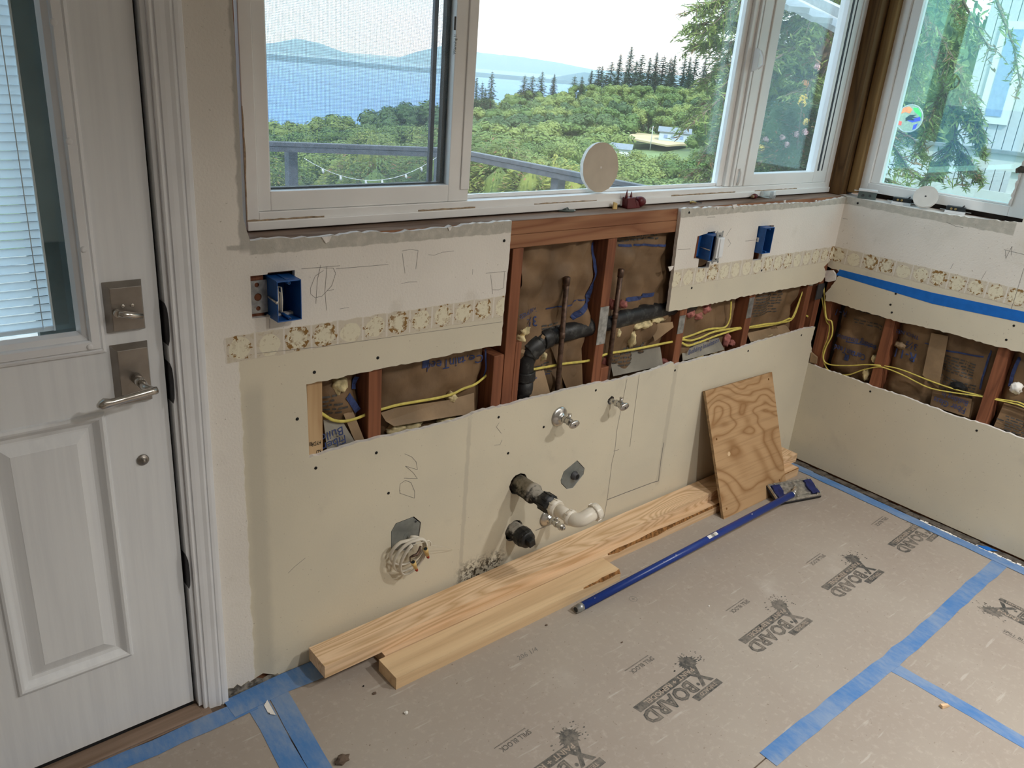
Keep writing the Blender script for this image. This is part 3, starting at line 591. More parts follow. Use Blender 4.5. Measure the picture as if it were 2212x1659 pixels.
def lump(parent,c,r,mat,seed,name='loose_fiber'):
    import bmesh
    bm=bmesh.new(); bmesh.ops.create_icosphere(bm,subdivisions=3,radius=1)
    for v in bm.verts:
        d=v.co.normalized(); k=1+.45*noise.noise(d*2.2+Vector((seed,0,0)))+.22*noise.noise(d*6+Vector((0,seed,0)))
        v.co=Vector((d.x*r[0],d.y*r[1],d.z*r[2]))*k+Vector(c)-Vector(parent.get('_o',(0,0,0)))
    me=D.meshes.new(name); bm.to_mesh(me); bm.free(); me.materials.append(M[mat]); me.polygons.foreach_set('use_smooth',[True]*len(me.polygons))
    o=D.objects.new(name,me); COL.objects.link(o); o.parent=parent; o['kind']='stuff'; return o
def wl(parent,pts,rs,mat,seed,y=.045):
    if isinstance(pts,tuple): pts=[pts]
    for i,((x,z),(a,b)) in enumerate(zip(pts,rs)): lump(parent,(x,y,z),(a,.02,b),mat,seed+i)
wl(bC,[(0.5143,0.8263),(0.5015,0.8041),(0.5976,0.7348)],((.018,.016),(.014,.012),(.01,.014)),'fiber',1)
wl(bD,[(1.0437,0.7675),(1.1156,0.7758),(1.0003,0.7234),(0.9173,0.7589)],((.045,.014),(.035,.012),(.009,.028),(.014,.018)),'fiber',7)
wl(bD,[(0.9331,0.8529),(0.8798,0.8596),(0.8775,0.6642)],((.013,.013),(.012,.018),(.01,.02)),'pink',12)
wl(bE,[(1.2957,0.7764),(1.3839,0.7813),(1.345,0.7573),(1.5465,0.6371),(1.5842,0.6176)],((.018,.018),(.022,.02),(.02,.012),(.012,.028),(.014,.012)),'pink',20)
wl(bG,(2.1332,0.7557),((.018,.03),),'fiber',30)
wl(bB,[(0.0849,0.6149),(0.1361,0.6116),(0.2505,0.6033)],((.03,.014),(.028,.013),(.03,.008)),'fiber',40); wl(bB,(0.2636,0.6672),((.013,.014),),'fiber',43)
wl(bA,(-0.0856,0.7737),((.02,.026),),'fiber',50)
wl(bE,[(1.3724,0.6022),(1.4656,0.6041)],((.05,.012),(.03,.01)),'fiber',60); wl(bF,(1.8138,0.6125),((.06,.01),),'fiber',64); wl(bD,[(1.0663,0.5874),(1.2014,0.6069)],((.03,.008),(.02,.012)),'pink',70)
# folded paper flaps
def flap(parent,pts3,mat,name='paper_flap'): return MB().add(pts3,[tuple(range(len(pts3)))]).build(name,M[mat],parent)
def wf(pts,ys): return [(x,y,z) for (x,z),y in zip(pts,ys)]
flap(bB,wf([(0.034,0.6725),(0.0798,0.6796),(0.2433,0.665),(0.3415,0.6659),(0.3314,0.6087),(0.2667,0.6201),(0.0624,0.6355),(0.0436,0.6501)],(.04,.035,.036,.04,.02,.018,.018,.03)),'kraftlight')
flap(bA,wf([(-0.0772,0.6995),(-0.0488,0.6986),(-0.0249,0.6137),(-0.0483,0.6067)],(.04,.04,.018,.018)),'kraftlight'); flap(bA,wf([(-0.13,0.6903),(-0.0773,0.6739),(-0.0513,0.6154),(-0.1308,0.6101)],(.04,.04,.02,.02)),'foilgray')
btext(bA,[],BI,1)
flap(bC,wf([(0.5533,0.6846),(0.6116,0.6864),(0.6268,0.6098),(0.5403,0.6147)],(.045,.045,.02,.02)),'kraftlight'); flap(bC,wf([(0.631,0.7614),(0.7652,0.7615),(0.7783,0.5988),(0.7077,0.6038)],(.05,.05,.03,.03)),'kraft')
flap(bD,wf([(0.9011,0.6816),(1.1608,0.6709),(1.161,0.6076),(0.9066,0.6161)],(.045,.045,.02,.02)),'foilgray'); flap(bD,wf([(1.0793,0.7653),(1.1751,0.7657),(1.1833,0.7456),(1.114,0.6992)],(.04,.02,.018,.035)),'kraftlight')
flap(bE,wf([(1.2811,0.6592),(1.501,0.6502),(1.5167,0.6077),(1.269,0.6061)],(.045,.045,.02,.02)),'foilgray'); flap(bF,wf([(1.6871,0.6395),(1.963,0.6361),(1.9753,0.6029),(1.6846,0.6123)],(.045,.045,.02,.02)),'kraftlight'); 
btext(bE,[('Building Insulation',(1.2913,0.6263),.027,.006,.9)],lambda x,z,y:(x,.017,z),5,1,'ink',.12)
btext(bA,[('Fiber',(-0.081,0.6474),.034,.004,.95),('Build',(-0.0884,0.6728),.034,.004,.95)],lambda x,z,y:(x,.017,z),1,1,'ink',math.pi+.14)
# ================= right wall =================
wr=thing('wall_right',kind='structure')
RW=lambda a,b,t:(XC+t,a,b)
rt=jag([(-0.0038,1.1572),(-0.0242,1.1524),(-0.0792,1.1492),(-0.2208,1.1525),(-0.3769,1.1568),(-0.5316,1.1655),(-0.6242,1.1736)],.012,.0025,21)
rt=[(a,max(b,1.1575)) for a,b in rt]
ru=rt+[(-.64,1.176),(-.64,2.44),(-3.2,2.44),(-3.2,.745),(-1.2,.745)]+jag([(-0.7706,0.7455),(-0.6998,0.744),(-0.6514,0.7409),(-0.5723,0.7412),(-0.4542,0.7402),(-0.3318,0.7301),(-0.2663,0.731),(-0.1644,0.7325),(-0.0502,0.7353),(-0.0108,0.7317)],.012,.0022,22)+jag([(-0.0108,0.7317),(-0.0063,0.7652),(-0.0223,0.79),(-0.0364,0.8208),(-0.0488,0.8577)],.006,.003,23)+[(-.03,.868),(-.010,.866),(.0122,.872)]
ru=[(a if a<-.004 else .0122,b) for a,b in ru]
panel_ru=MB().prism([ru],RW,0,.0127,0,1).build('drywall_panel',[M['plaster_right'],M['gypsum']],wr)
rl_=[(.0122,.455)]+jag([(-0.0379,0.4496),(-0.0908,0.4493),(-0.2001,0.4509),(-0.299,0.447),(-0.4052,0.4509),(-0.5333,0.4478),(-0.5951,0.4448),(-0.7106,0.4508),(-0.7668,0.4508),(-0.8563,0.4493)],.012,.0022,24)+[(-3.2,.45),(-3.2,.014),(.0122,.014)]
panel_rl=MB().prism([rl_],RW,0,.0127,0,1).build('drywall_panel',[M['plaster_right'],M['gypsum']],wr)
MB().prism([[(0.0177,0.8519),(-0.0155,0.8619),(-0.0338,0.846),(-0.0356,0.824),(-0.0112,0.8112),(0.0047,0.8106)]],RW,-.004,.006).build('torn_paper',M['gypsum'],wr)
MB().prism([[(-0.0026,0.5005),(-0.0324,0.4882),(-0.0354,0.4598),(-0.0053,0.4571)]],RW,-.002,.008).build('torn_paper',M['kraftlight'],wr)
for i,(y,z) in enumerate([(-0.2906,0.7588),(-0.7047,0.7745),(-0.2874,0.4243),(-0.7034,0.4198)]+[(-0.278,0.7871),(-0.2868,0.8331),(-0.7138,0.8295),(-0.0526,1.1396)]):
    o=scr.copy(); COL.objects.link(o); o.parent=panel_ru if z>.6 else panel_rl; o.rotation_euler=(0,0,-math.pi/2); o.location=(XC-.0003,y,z)
RWm=lambda a,b,t:(XC-abs(t),a,b)
strokes(panel_ru,[[(-0.6886,1.0289),(-0.6901,0.9083),(-0.6879,0.8606)],[(-0.616,1.0749),(-0.6247,1.0483),(-0.6319,1.0925),(-0.6379,1.0626)],[(-0.6103,1.0764),(-0.6755,1.0739)],[(-0.0064,1.0713),(-0.0271,1.072)],[(-0.4568,0.9711),(-0.4611,0.9932)],[(-0.5678,0.9591),(-0.5755,0.9905)],[(-0.3983,1.1315),(-0.4322,1.1234),(-0.4607,1.1231)]],RWm,.0012)
def rstud(y0,y1,z0=.04,z1=1.13): return MB().box(XC+.0129,XC+.1016,y0,y1,z0,z1).build('stud',M['stud'],wr,bevel=.002)
rstud(-.307,-.268); rstud(-.724,-.684); rstud(-1.13,-1.09); rstud(-1.54,-1.50); rstud(-.038,.003)
MB().box(XC+.0129,XC+.165,-3.2,.05,1.13,1.1575).box(XC+.0131,XC+.1016,-3.2,.1,0,.038).build('sill_plate',M['plate'],wr,bevel=.002)
MB().box(XC+.1018,XC+.125,-3.2,.12,-.04,1.13).build('sheathing',M['sheath'],wr)
MB().box(XC+.166,XC+.19,-3.3,.19,-.3,1.16).box(XC+.13,XC+.19,-3.3,.19,2.1,2.6).box(XC+.13,XC+.19,-3.3,-.64,1.1,2.2).build('exterior_siding',M['siding'],wr)
MB().box(XC+.0128,XC+.10,-.64,.05,1.1576,1.1582).build('dusty_sill_top',M['gypsum'],wr)
RI=lambda y,z,d:(XC+d,y,z)
rA=batt(wr,RI,-.267,-.064,.3,1.1,11,'kraft'); rB=batt(wr,RI,-.683,-.308,.3,1.1,12,'kraft',.8); rC=batt(wr,RI,-1.09,-.725,.3,1.1,13,'kraft'); rD=batt(wr,RI,-1.5,-1.131,.3,1.1,14,'kraft')
MB().box(XC,XC+.0127,-3.2,-1.54,.452,.744).build('drywall_panel',M['plaster_right'],wr)
def ytext(o,lines,seed,amp=1.0,rot=math.pi,mat='ink',dep=None):   # y runs to the left when the wall is faced
    b=MB(); ca,sa=math.cos(rot),math.sin(rot)
    for s,(u,v),size,bold,sx in lines:
        def g(p,q_):
            y=u-(p*ca-q_*sa); z=v+p*sa+q_*ca; return (XC+(crumple(y,z,seed,amp)-.0022 if dep is None else dep),y,z)
        lettering(b,s,g,size,bold,sx)
    return b.build('printed_text',M[mat],o,recalc=False)
ytext(rA,[('Building Insulation',(-0.248,0.6028),.03,.005,.8),('CertainTeed',(-0.2195,0.5518),.036,.008,.8),('R-11',(-0.0916,0.6988),.036,.006,1)],11)
bstripe(rA,[(-0.1197,0.5802),(-0.2504,0.5932)],.004,RI,11); bstripe(rA,[(-0.13,0.5154),(-0.1513,0.5174)],.024,RI,11); para(rA,-.25,.74,.12,3,RI,11,1,.012); para(rA,-.25,.68,.12,2,RI,11,1,.012)
ytext(rB,[('THICKNESS',(-0.4004,0.6887),.022,.004,.95),('3½"',(-0.403,0.653),.040,.006,1),('R-11',(-0.4086,0.6154),.05,.008,.95)],12,.8)
para(rB,-.62,.64,.16,6,RI,12,.8,.011); para(rB,-.64,.56,.18,5,RI,12,.8,.011)
bstripe(rB,[(-0.5058,0.6626),(-0.6338,0.6772)],.006,RI,12,.8); bstripe(rB,[(-0.6506,0.7078),(-0.6563,0.5565)],.008,RI,12,.8); bstripe(rB,[(-0.4259,0.6688),(-0.4399,0.6679)],.004,RI,12,.8)
def rf(pts,xs): return [(XC+x,y,z) for (y,z),x in zip(pts,xs)]
flap(rB,rf([(-0.4423,0.7165),(-0.5045,0.7224),(-0.5246,0.5153),(-0.4535,0.5475)],(.03,.03,.03,.03)),'kraftlight','paper_tape')
flap(rB,rf([(-0.5051,0.5055),(-0.6461,0.5177),(-0.6591,0.45),(-0.5152,0.4448)],(.032,.032,.02,.02)),'kraft')
ytext(rB,[('Building In',(-0.6428,0.5086),.03,.005,.8),('Fiber Glass',(-0.6424,0.4792),.034,.005,.8)],12,.8,math.pi-.05,'ink',.021)
bstripe(rC,[(-0.7498,0.7152),(-0.7473,0.64),(-0.7497,0.6031)],.012,RI,13); para(rC,-.90,.56,.12,5,RI,13,1,.011)
flap(rC,rf([(-0.749,0.5413),(-0.8163,0.5416),(-0.8428,0.4501),(-0.7471,0.4499)],(.04,.04,.02,.02)),'kraft'); para(rC,-.86,.50,.09,6,lambda y,z,d:(XC+.018,y,z),13,1,.01)
for i,((y,z),rr,mt) in enumerate(zip([(-0.7712,0.6066),(-0.3388,0.6331),(-0.2374,0.4745),(-0.2568,0.5482),(-0.5869,0.5465)],((.02,.022),(.022,.012),(.014,.026),(.012,.016),(.03,.016)),('paintflake','kraftlight','fiber','fiber','black'))): lump((rC,rB,rA,rA,rB)[i],(XC+.038,y,z),(.016,rr[0],rr[1]),mt,80+i)
# painter's tape on the right wall
ty=jag([(-0.0338,0.846),(-0.0399,0.8589),(-0.0418,0.8715)],.004,.0015,31)+[(-0.4186,0.8719),(-0.7301,0.8854)]+[(-1.6,.878),(-1.6,.848)]+[(-0.7411,0.8476),(-0.4295,0.8316)]
tag(MB().prism([ty],RW,-.0006,-.00005).build('masking_tape',M['tapewall'],origin=(XC,-.04,.86)),'bright blue painter tape strip stuck along the right wall above the opening','tape')
# ================= rest of the shell =================
tag(MB().box(-3.3,2.4,-5.3,.3,2.44,2.5).build('ceiling',M['ceil']),kind='structure')
tag(MB().box(-3.2,-3.1,-5.2,.19,0,2.44).build('wall_left',M['room']),kind='structure')
wf_=thing('wall_front',kind='structure'); MB().box(-3.2,2.3,-5.3,-5.2,0,2.44).build('drywall_panel',M['room'],wf_)
MB().box(XC,XC+.12,-5.3,-3.2,0,2.44).build('drywall_panel',M['room'],wr)
tag(MB().box(-3.4,2.7,-5.4,.45,2.6,2.7).build('roof',M['roof']),kind='structure')
tag(MB().box(-.70,-.51,.125,.15,0,2.1).build('trim_3',M['dark_trim']),kind='structure')  # invented storm door frame, added so the glass beside the blinds looks dark
# exposed corner posts between the windows
MB().box(2.135,2.236,.034,.135,1.1567,2.44).build('post',M['post'],wb,bevel=.003)
MB().box(2.182,2.232,-.004,.031,1.1685,2.44).build('post',M['post2'],wr,bevel=.004)

# ================= window over the lumber (three lights) =================
w1=thing('window_1',kind='structure')
f=MB(); f.box(-.285,-.256,.085,.16,1.162,2.1).box(2.106,2.163,.085,.16,1.162,2.1).box(-.256,2.106,.085,.16,1.162,1.2).box(-.256,2.106,.085,.16,2.06,2.1).box(-.285,2.163,.079,.0849,1.161,1.181)
f.build('window_frame',M['vinyl'],w1,bevel=.002)
s=MB(); s.box(-.2555,-.226,.09,.128,1.2005,2.0595).box(.254,.318,.09,.128,1.2005,2.0595).box(-.226,.254,.09,.128,1.2005,1.243).box(-.226,.254,.09,.128,2.02,2.0595).box(-.226,-.222,.096,.124,1.243,2.02).box(.29,.318,.086,.0899,1.23,2.02)
s1=s.build('window_sash',M['vinyl'],w1,bevel=.002)
MB().box(-.2265,.2545,.106,.110,1.2425,2.0205).build('pane',M['glassdusty'],s1)
MB().box(.2405,.2538,.112,.127,1.2435,2.02).box(-.2255,.2405,.112,.127,1.2435,1.2475).build('spacer',M['devdark'],s1)
b=MB(); lettering(b,'Warning !!',lambda p,q_:((0.2563,1.5676)[0]-q_*1.0,.0895,(0.2529,1.5528)[1]+p),.0115,.006,.9)
x,z=(0.2476,1.6247); b.box(.2475,.2525,.0893,.0897,z-.018,z+.012); b.build('warning_label',M['inkgray'],s1,recalc=False)
sc=MB().box(-.25,.30,.1445,.1452,1.21,2.05).build('insect_screen',M['screen'],w1)
MB().box(.225,.236,.139,.149,1.205,2.055).build('screen_frame',M['railgray'],sc)
MB().box(.3185,1.43,.128,.134,1.2005,2.0595).build('pane',M['glass'],w1)
MB().box(.319,1.43,.118,.1275,1.2005,1.211).box(1.424,1.452,.112,.1275,1.2005,2.0595).box(1.4525,1.478,.1,.158,1.2005,2.0595).box(1.4785,1.491,.092,.158,1.2005,2.0595).build('glazing_bead',M['vinyl'],w1,bevel=.0015)
s=MB(); s.box(1.4955,1.548,.092,.128,1.2005,2.0595).box(1.5485,1.6,.087,.128,1.2005,2.0595).box(2.012,2.105,.09,.128,1.2005,2.0595).box(1.6,2.012,.09,.128,1.2005,1.2415).box(1.6,2.012,.09,.128,2.02,2.0595)
s2=s.build('window_sash',M['vinyl'],w1,bevel=.002)
MB().box(1.5995,2.0125,.106,.11,1.241,2.021).build('pane',M['glassdusty'],s2)
MB().box(2.03,2.042,.0885,.0899,1.245,2.02).box(2.06,2.066,.0885,.0899,1.245,2.02).build('sash_groove',M['railgray'],s2)
l=MB(); l.hexa([(1.477,.0915,1.655),(1.497,.0915,1.648),(1.494,.0915,1.585),(1.478,.0915,1.578)],[(1.482,.072,1.65),(1.492,.072,1.645),(1.49,.072,1.595),(1.482,.072,1.585)]); l.tube([(1.484,.072,1.645),(1.480,.055,1.625),(1.488,.055,1.605),(1.486,.072,1.59)],.005,8)
l=l.build('window_latch',M['vinyl'],w1,bevel=.003)
MB().tube([(1.512,.090,1.205),(1.5135,.084,1.225),(1.515,.084,1.25),(1.512,.09,1.262)],.004,8).build('window_catch',M['vinyl'],s2)
# ================= window on the right wall =================
w2=thing('window_2',kind='structure')
X0=XC+.085
f=MB(); f.box(X0,X0+.07,-.035,.006,1.178,2.1).box(X0,X0+.07,-.635,-.56,1.178,2.1).box(X0,X0+.07,-.56,-.035,1.178,1.213).box(X0,X0+.07,-.56,-.035,2.06,2.1).build('window_frame',M['vinyl'],w2,bevel=.002)
MB().box(X0+.012,X0+.05,-.073,-.0355,1.2135,2.059).box(X0+.012,X0+.05,-.5595,-.073,1.2135,1.219).build('glazing_bead',M['vinyl'],w2,bevel=.0015)
MB().box(X0+.03,X0+.034,-.5595,-.0735,1.2195,2.059).build('pane',M['glassteal'],w2)
r=random.Random(5); cz=1.214; pl=[]
while cz<1.42: pl.append((-.556-(cz-1.214)*.03+r.uniform(-.003,.003),cz)); cz+=r.uniform(.004,.010)
MB().prism([pl+[(-.570,1.42),(-.564,1.214)]],lambda a,b_,t:(X0+t,a,b_),-.005,-.0002).build('old_caulk',M['gypsum'],w2)
MB().prism([jag([(-.545,1.34),(-.558,1.352),(-.575,1.352),(-.575,1.33),(-.55,1.325),(-.545,1.34)],.005,.0015,5)[:-1]],lambda a,b_,t:(X0+t,a,b_),-.008,-.0003).build('old_caulk',M['grime'],w2)
MB().box(XC+.013,XC+.16,-.66,-.64,1.16,2.1).build('window_jamb',M['plaster_right'],w2)
MB().box(X0+.035,X0+.065,-.635,.006,1.1583,1.1779).build('gap_shadow_board',M['sheath'],w2)  # added dark board, blocks daylight so the gap under the frame stays black
MB().box(-.285,2.163,.13,.16,1.1567,1.1619).build('gap_shadow_board',M['sheath'],w1)  # same added blocker under the big window frame
for a,b_,z,hh in ((-.283,-.10,1.1812,.003),(.16,.34,1.1816,.003),(.55,.80,1.1815,.002),(1.15,1.5,1.1816,.003),(1.62,1.9,1.1816,.002)):
    tp_=jag([(a,z+hh),(b_,z+hh)],.015,.0009,int(a*90)+40); MB().prism([[(a,z-.0006)]+tp_+[(b_,z-.0006)]],BW,.0838,.0849).build('caulk_residue',M['caulk'],w1)
tp_=jag([(-.2835,1.18),(-.281,1.34),(-.2835,1.42)],.02,.0009,3); MB().prism([tp_+[(-.2848,1.42),(-.2848,1.18)]],BW,.0838,.0849).build('caulk_residue',M['caulk'],w1)
# ================= door =================
d1=thing('door_1',kind='structure')
DY=.015
DX0,DX1=-1.417,-.503
def ring(mb,x0,x1,z0,z1,prof,y,close=False):
    L_=[[(x0+i,y+o,z0+i),(x1-i,y+o,z0+i),(x1-i,y+o,z1-i),(x0+i,y+o,z1-i)] for i,o in prof]
    for a,b_ in zip(L_[:-1],L_[1:]):
        for j in range(4): mb.add([a[j],a[(j+1)%4],b_[(j+1)%4],b_[j]],[(0,1,2,3)])
    if close: mb.add(L_[-1],[(0,1,2,3)])
pan=[(-.8567,-.6255,.2255,.8335),(-1.2945,-1.0633,.2255,.8335)]; lite=(-1.311,-.609,.958,1.90)
rect=lambda a,b_,c,d:[(a,c),(b_,c),(b_,d),(a,d)]
MB().prism([rect(DX0,DX1,.022,2.045)]+[rect(*q) for q in pan]+[rect(*lite)],lambda a,b_,t:(a,t,b_),DY,.058).build('door_slab',M['door'],d1)
for q in pan:
    m=MB(); ring(m,*q,[(0,0),(.003,-.006),(.008,-.008),(.013,-.006),(.017,-.002),(.024,.006),(.032,.008),(.036,.007),(.057,-.002),(.0575,-.0025)],DY,True)
    m.build('raised_panel',M['door'],d1)
lf=MB(); ring(lf,*lite,[(0,0),(.002,-.007),(.007,-.009),(.010,-.006),(.013,-.012),(.027,-.0125),(.030,-.009),(.0305,-.004),(.040,.002),(.046,.013)],DY)
lf=lf.build('lite_frame',M['trimw'],d1)
for (x,z) in [(-0.6346,1.5491),(-0.6329,1.3581),(-0.6305,1.1658),(-0.6401,0.9766)]: MB().lathe((x,DY-.0122,z),(0,-1,0),[(0,.0062),(.0015,.0058),(.002,.002)],14).build('screw_plug',M['trimw'],lf)
MB().box(-1.265,-.655,.0285,.0315,1.004,1.855).build('pane',M['doorglass'],d1)
bl=MB().box(-1.262,-.69,.042,.050,1.006,1.014).build('blind_rail',M['trimw'],d1)
z=1.02; i=0
sl=None
while z<1.85:
    if sl is None:
        a=1.22; dy,dz=.0084*math.cos(a),.0084*math.sin(a)
        sl=MB().add([(-1.262,.046+dy,-dz),(-.69,.046+dy,-dz),(-.69,.0452,.0003),(-1.262,.0452,.0003),(-.69,.046-dy,dz),(-1.262,.046-dy,dz)],[(0,1,2,3),(3,2,4,5)],0,True).build('blind_slat',M['slat'],bl,recalc=False); o=sl
    else: o=sl.copy(); COL.objects.link(o); o.parent=bl
    o.location=(0,0,z); z+=.01545
for x in (-.708,-1.24,-.785): MB().tube([(x,.0375,1.01),(x,.0375,1.85)],.0009 if x!=-.785 else .0016,6).build('ladder_cord',M['trimw'],bl)
MB().box(-1.27,-.65,.0520,.0545,1.002,1.855).build('pane',M['doorglass'],d1)
MB().box(-.6902,-.687,.040,.052,1.006,1.855).build('blind_guide',M['trimw'],bl)
# lock plate, lever, button
def plate(name,x0,x1,z0,z1,th,ins,mat,parent):
    return MB().hexa([(x0,DY,z0),(x1,DY,z0),(x1,DY,z1),(x0,DY,z1)],[(x0+ins,DY-th,z0+ins*.6),(x1-ins*.5,DY-th,z0+ins*.6),(x1-ins*.5,DY-th,z1-ins),(x0+ins,DY-th,z1-ins)]).build(name,mat,parent,bevel=.0008)
db=plate('deadbolt_plate',-.6054,-.5325,.9952,1.0975,.014,.0105,M['nickel'],d1)
for (x,z) in [(-0.5743,1.0502),(-0.5571,1.0498)]: MB().lathe((x,.0015,z),(0,-1,0),[(0,.0042),(.0015,.004),(.002,.002)],10).build('screw',M['nickel_light'],db)
MB().tube([(-.588,.001,1.0405),(-.588,-.016,1.0405)],.0072,12).tube([(-.588,-.0155,1.041),(-.5755,-.018,1.0385),(-.545,-.017,1.0315)],[.0062,.0068,.006],12).build('thumb_turn',M['nickel_light'],db)
lp=plate('lever_plate',-.6038,-.5318,.8412,.9702,.014,.0105,M['nickel'],d1)
MB().tube([(-.563,.001,.8985),(-.563,-.02,.8985),(-.562,-.03,.8975)],[.011,.0105,.0095],14).tube([(-.562,-.022,.898),(-.560,-.045,.893),(-.5505,-.058,.890),(-.545,-.061,.890)],[.0095,.0085,.008,.0078],14).tube([(-.543,-.060,.8905),(-.556,-.0615,.8900),(-.60,-.0625,.8855),(-.628,-.0625,.8825),(-.640,-.0625,.8835),(-.648,-.0625,.8805),(-.655,-.0625,.881)],[.0072,.008,.0075,.0078,.0108,.0092,.003],14).build('lever_handle',M['nickel_light'],lp)
x,z=(-0.5634,0.8542); MB().lathe((x,.0015,z),(0,-1,0),[(0,.0042),(.0015,.004),(.002,.002)],10).build('screw',M['nickel_light'],lp)
MB().lathe((-.5632,DY,.7075),(0,-1,0),[(0,.0125),(.002,.0125),(.004,.0095),(.0045,.006),(.0075,.0055),(.008,.0035),(.011,.003),(.0115,.001)],24).build('bumper_button',M['nickel'],d1)
MB().box(DX0,DX1,.02,.055,.006,.0215).build('door_sweep',M['rubber'],d1)
MB().box(-.5027,-.4965,.03,.05,.012,2.05).build('weather_strip',M['rubber'],d1)
# jamb, strike plates, casing, threshold
t1=thing('trim_1',kind='structure')
MB().box(-.4955,-.487,.0,.12,.012,2.07).box(-.4961,-.4956,.0,.004,.012,2.07).build('door_jamb',M['trimw'],t1,bevel=.001)
for z0,z1 in ((.957,1.047),(.829,.919),(.362,.452)):
    m=MB(); zm=(z0+z1)/2; h=(z1-z0)/2; P=[]
    for i in range(9):
        a=i/8; z=lerp(z0,z1,a); b_=.010*math.sin(math.pi*min(1,max(0,a)))**.4 if 0<a<1 else 0; P.append((z,b_))
    for (za,ba),(zb,bb) in zip(P[:-1],P[1:]): m.add([(-.4966,.05,za),(-.4966,.05,zb),(-.4966,-.001,zb),(-.4966,-.001,za),(-.4966+.35*bb,-.003-bb*.35,zb),(-.4966+.35*ba,-.003-ba*.35,za)],[(0,1,2,3),(3,2,4,5)])
    m.build('strike_plate',M['darkmetal'],t1)
prof=[(-.4868,.0),(-.4868,-.0075),(-.4835,-.0095),(-.4795,-.0092),(-.4785,-.0075),(-.4765,-.0075),(-.475,-.0115),(-.467,-.0130),(-.458,-.0138),(-.4505,-.0165),(-.4475,-.0165),(-.4465,-.0140),(-.4445,-.0140),(-.4430,-.0165),(-.4365,-.0172),(-.4290,-.0165),(-.428,-.0150),(-.428,0)]
MB().prism([prof],lambda a,b_,t:(a,b_,t),.001,2.13).box(-1.49,-.428,-.0165,-.0002,2.1305,2.19).box(-1.49,-1.433,-.0165,-.0002,.001,2.13).build('door_casing',M['trimw'],t1,bevel=.0007)
tag(MB().box(-1.44,-.474,-.031,.06,.0005,.0055).box(-1.44,-.4965,-.0305,.018,.0055,.0115).build('trim_2',M['threshold'],bevel=.002),kind='structure')

# ================= things set in the wall =================
def hollow(m,x0,x1,y0,y1,z0,z1,th=.0022):
    m.box(x0,x0+th,y0,y1,z0,z1).box(x1-th,x1,y0,y1,z0,z1).box(x0+th,x1-th,y0,y1,z1-th,z1).box(x0+th,x1-th,y0,y1,z0,z0+th).box(x0+th,x1-th,y1-th,y1,z0+th,z1-th); return m
bx=thing('outlet_box','blue plastic wiring box with a punched metal bracket and loose white wires','outlet box',(-.248,.04,1.03))
m=hollow(MB(),-.2763,-.2200,-.038,.045,.9855,1.0762)
m.box(-.2765,-.268,-.036,.04,1.0762,1.0775).box(-.252,-.244,-.03,.04,1.0762,1.0778)
m.build('box_shell',M['bluebox'],bx,bevel=.0008)
for zc in (1.0705,.9915):
    q=MB().tube([(-.2475,-.037,zc),(-.2475,.03,zc)],.0034,10).build('screw_post',M['bluebox'],bx); MB().lathe((-.2475,-.0372,zc),(0,-1,0),[(0,.0019),(.0003,.0019)],10).build('screw_hole',M['black'],q)
MB().prism([[(-.3165,.997),(-.277,.997),(-.277,1.070),(-.3165,1.070)],circ((-.300,1.0605),.0052,14),circ((-.2985,1.033),.0085,16),circ((-.2985,1.0075),.0052,14)],BW,.0095,.0115).build('metal_bracket',M['galv'],bx)
MB().tube([(-.281,-.005,1.036),(-.2785,-.036,1.031)],.0022,8).lathe((-.277,-.038,1.0305),(0,-1,0),[(0,.0036),(.0012,.0034),(.0016,.0015)],10).build('adjusting_screw',M['chrome'],bx)
for i,(xx,y0) in enumerate(((-.266,-.018),(-.2615,-.012),(-.258,-.022))): MB().tube([(xx+.001,.04,1.045),(xx,.01,1.060-.003*i),(xx-.001,y0,1.058),(xx-.0015,y0-.004,1.03),(xx-.001,y0,1.004),(xx+.002,.005,.998),(xx+.004,.03,1.0)],.0019,7).build('wire',M['whitecable'],bx)
MB().tube([(-.2545,.03,1.04),(-.2555,-.012,1.041),(-.2565,-.014,1.02),(-.2575,-.012,1.0)],.0028,7).build('wire',M['whitecable'],bx)
MB().tube([(-.2735,.03,1.05),(-.2725,-.02,1.043),(-.2685,-.024,1.058)],.0015,6).build('wire',M['copper'],bx)
sb=thing('switch_box','blue plastic wiring box holding a white rocker switch hung loose at its front','switch box',(1.279,.03,1.02))
m=hollow(MB(),1.2545,1.3015,-.030,.055,.9815,1.0665); m.box(1.2525,1.2545,-.029,.05,.983,1.065); m.box(1.215,1.2545,.014,.05,.988,1.06); m.build('box_shell',M['bluebox'],sb,bevel=.0008)
MB().tube([(1.2518,.03,1.021),(1.2518,-.027,1.018)],.0018,7).build('adjusting_screw',M['chrome'],sb)
dv=MB().box(1.2665,1.301,-.034,-.0305,.9775,1.076).build('switch_yoke',M['galv'],sb)
for zc,s_ in ((1.0735,1),(.980,-1)):
    for xx in (1.268,1.2985): MB().lathe((xx,-.0335,zc+.004*s_),(0,-1,0),[(0,.0042),(.0012,.0042)],10).build('yoke_ear',M['galv'],dv)
for zc in (1.0665,.987): MB().lathe((1.284,-.0342,zc),(0,-1,0),[(0,.0032),(.0006,.003)],10).build('screw_hole',M['black'],dv)
MB().box(1.267,1.300,-.044,-.0345,.992,1.0615).build('switch_body',M['device'],sb,bevel=.001)
MB().hexa([(1.2755,-.0442,.995),(1.2985,-.0442,.995),(1.2985,-.0442,1.0585),(1.2755,-.0442,1.0585)],[(1.2765,-.0485,.997),(1.2975,-.0485,.997),(1.2975,-.0465,1.0565),(1.2765,-.0465,1.0565)]).build('switch_rocker',M['device'],sb,bevel=.0006)
eb=thing('outlet_box','empty narrow blue plastic wiring box nearest the room corner','outlet box',(1.587,.03,1.02))
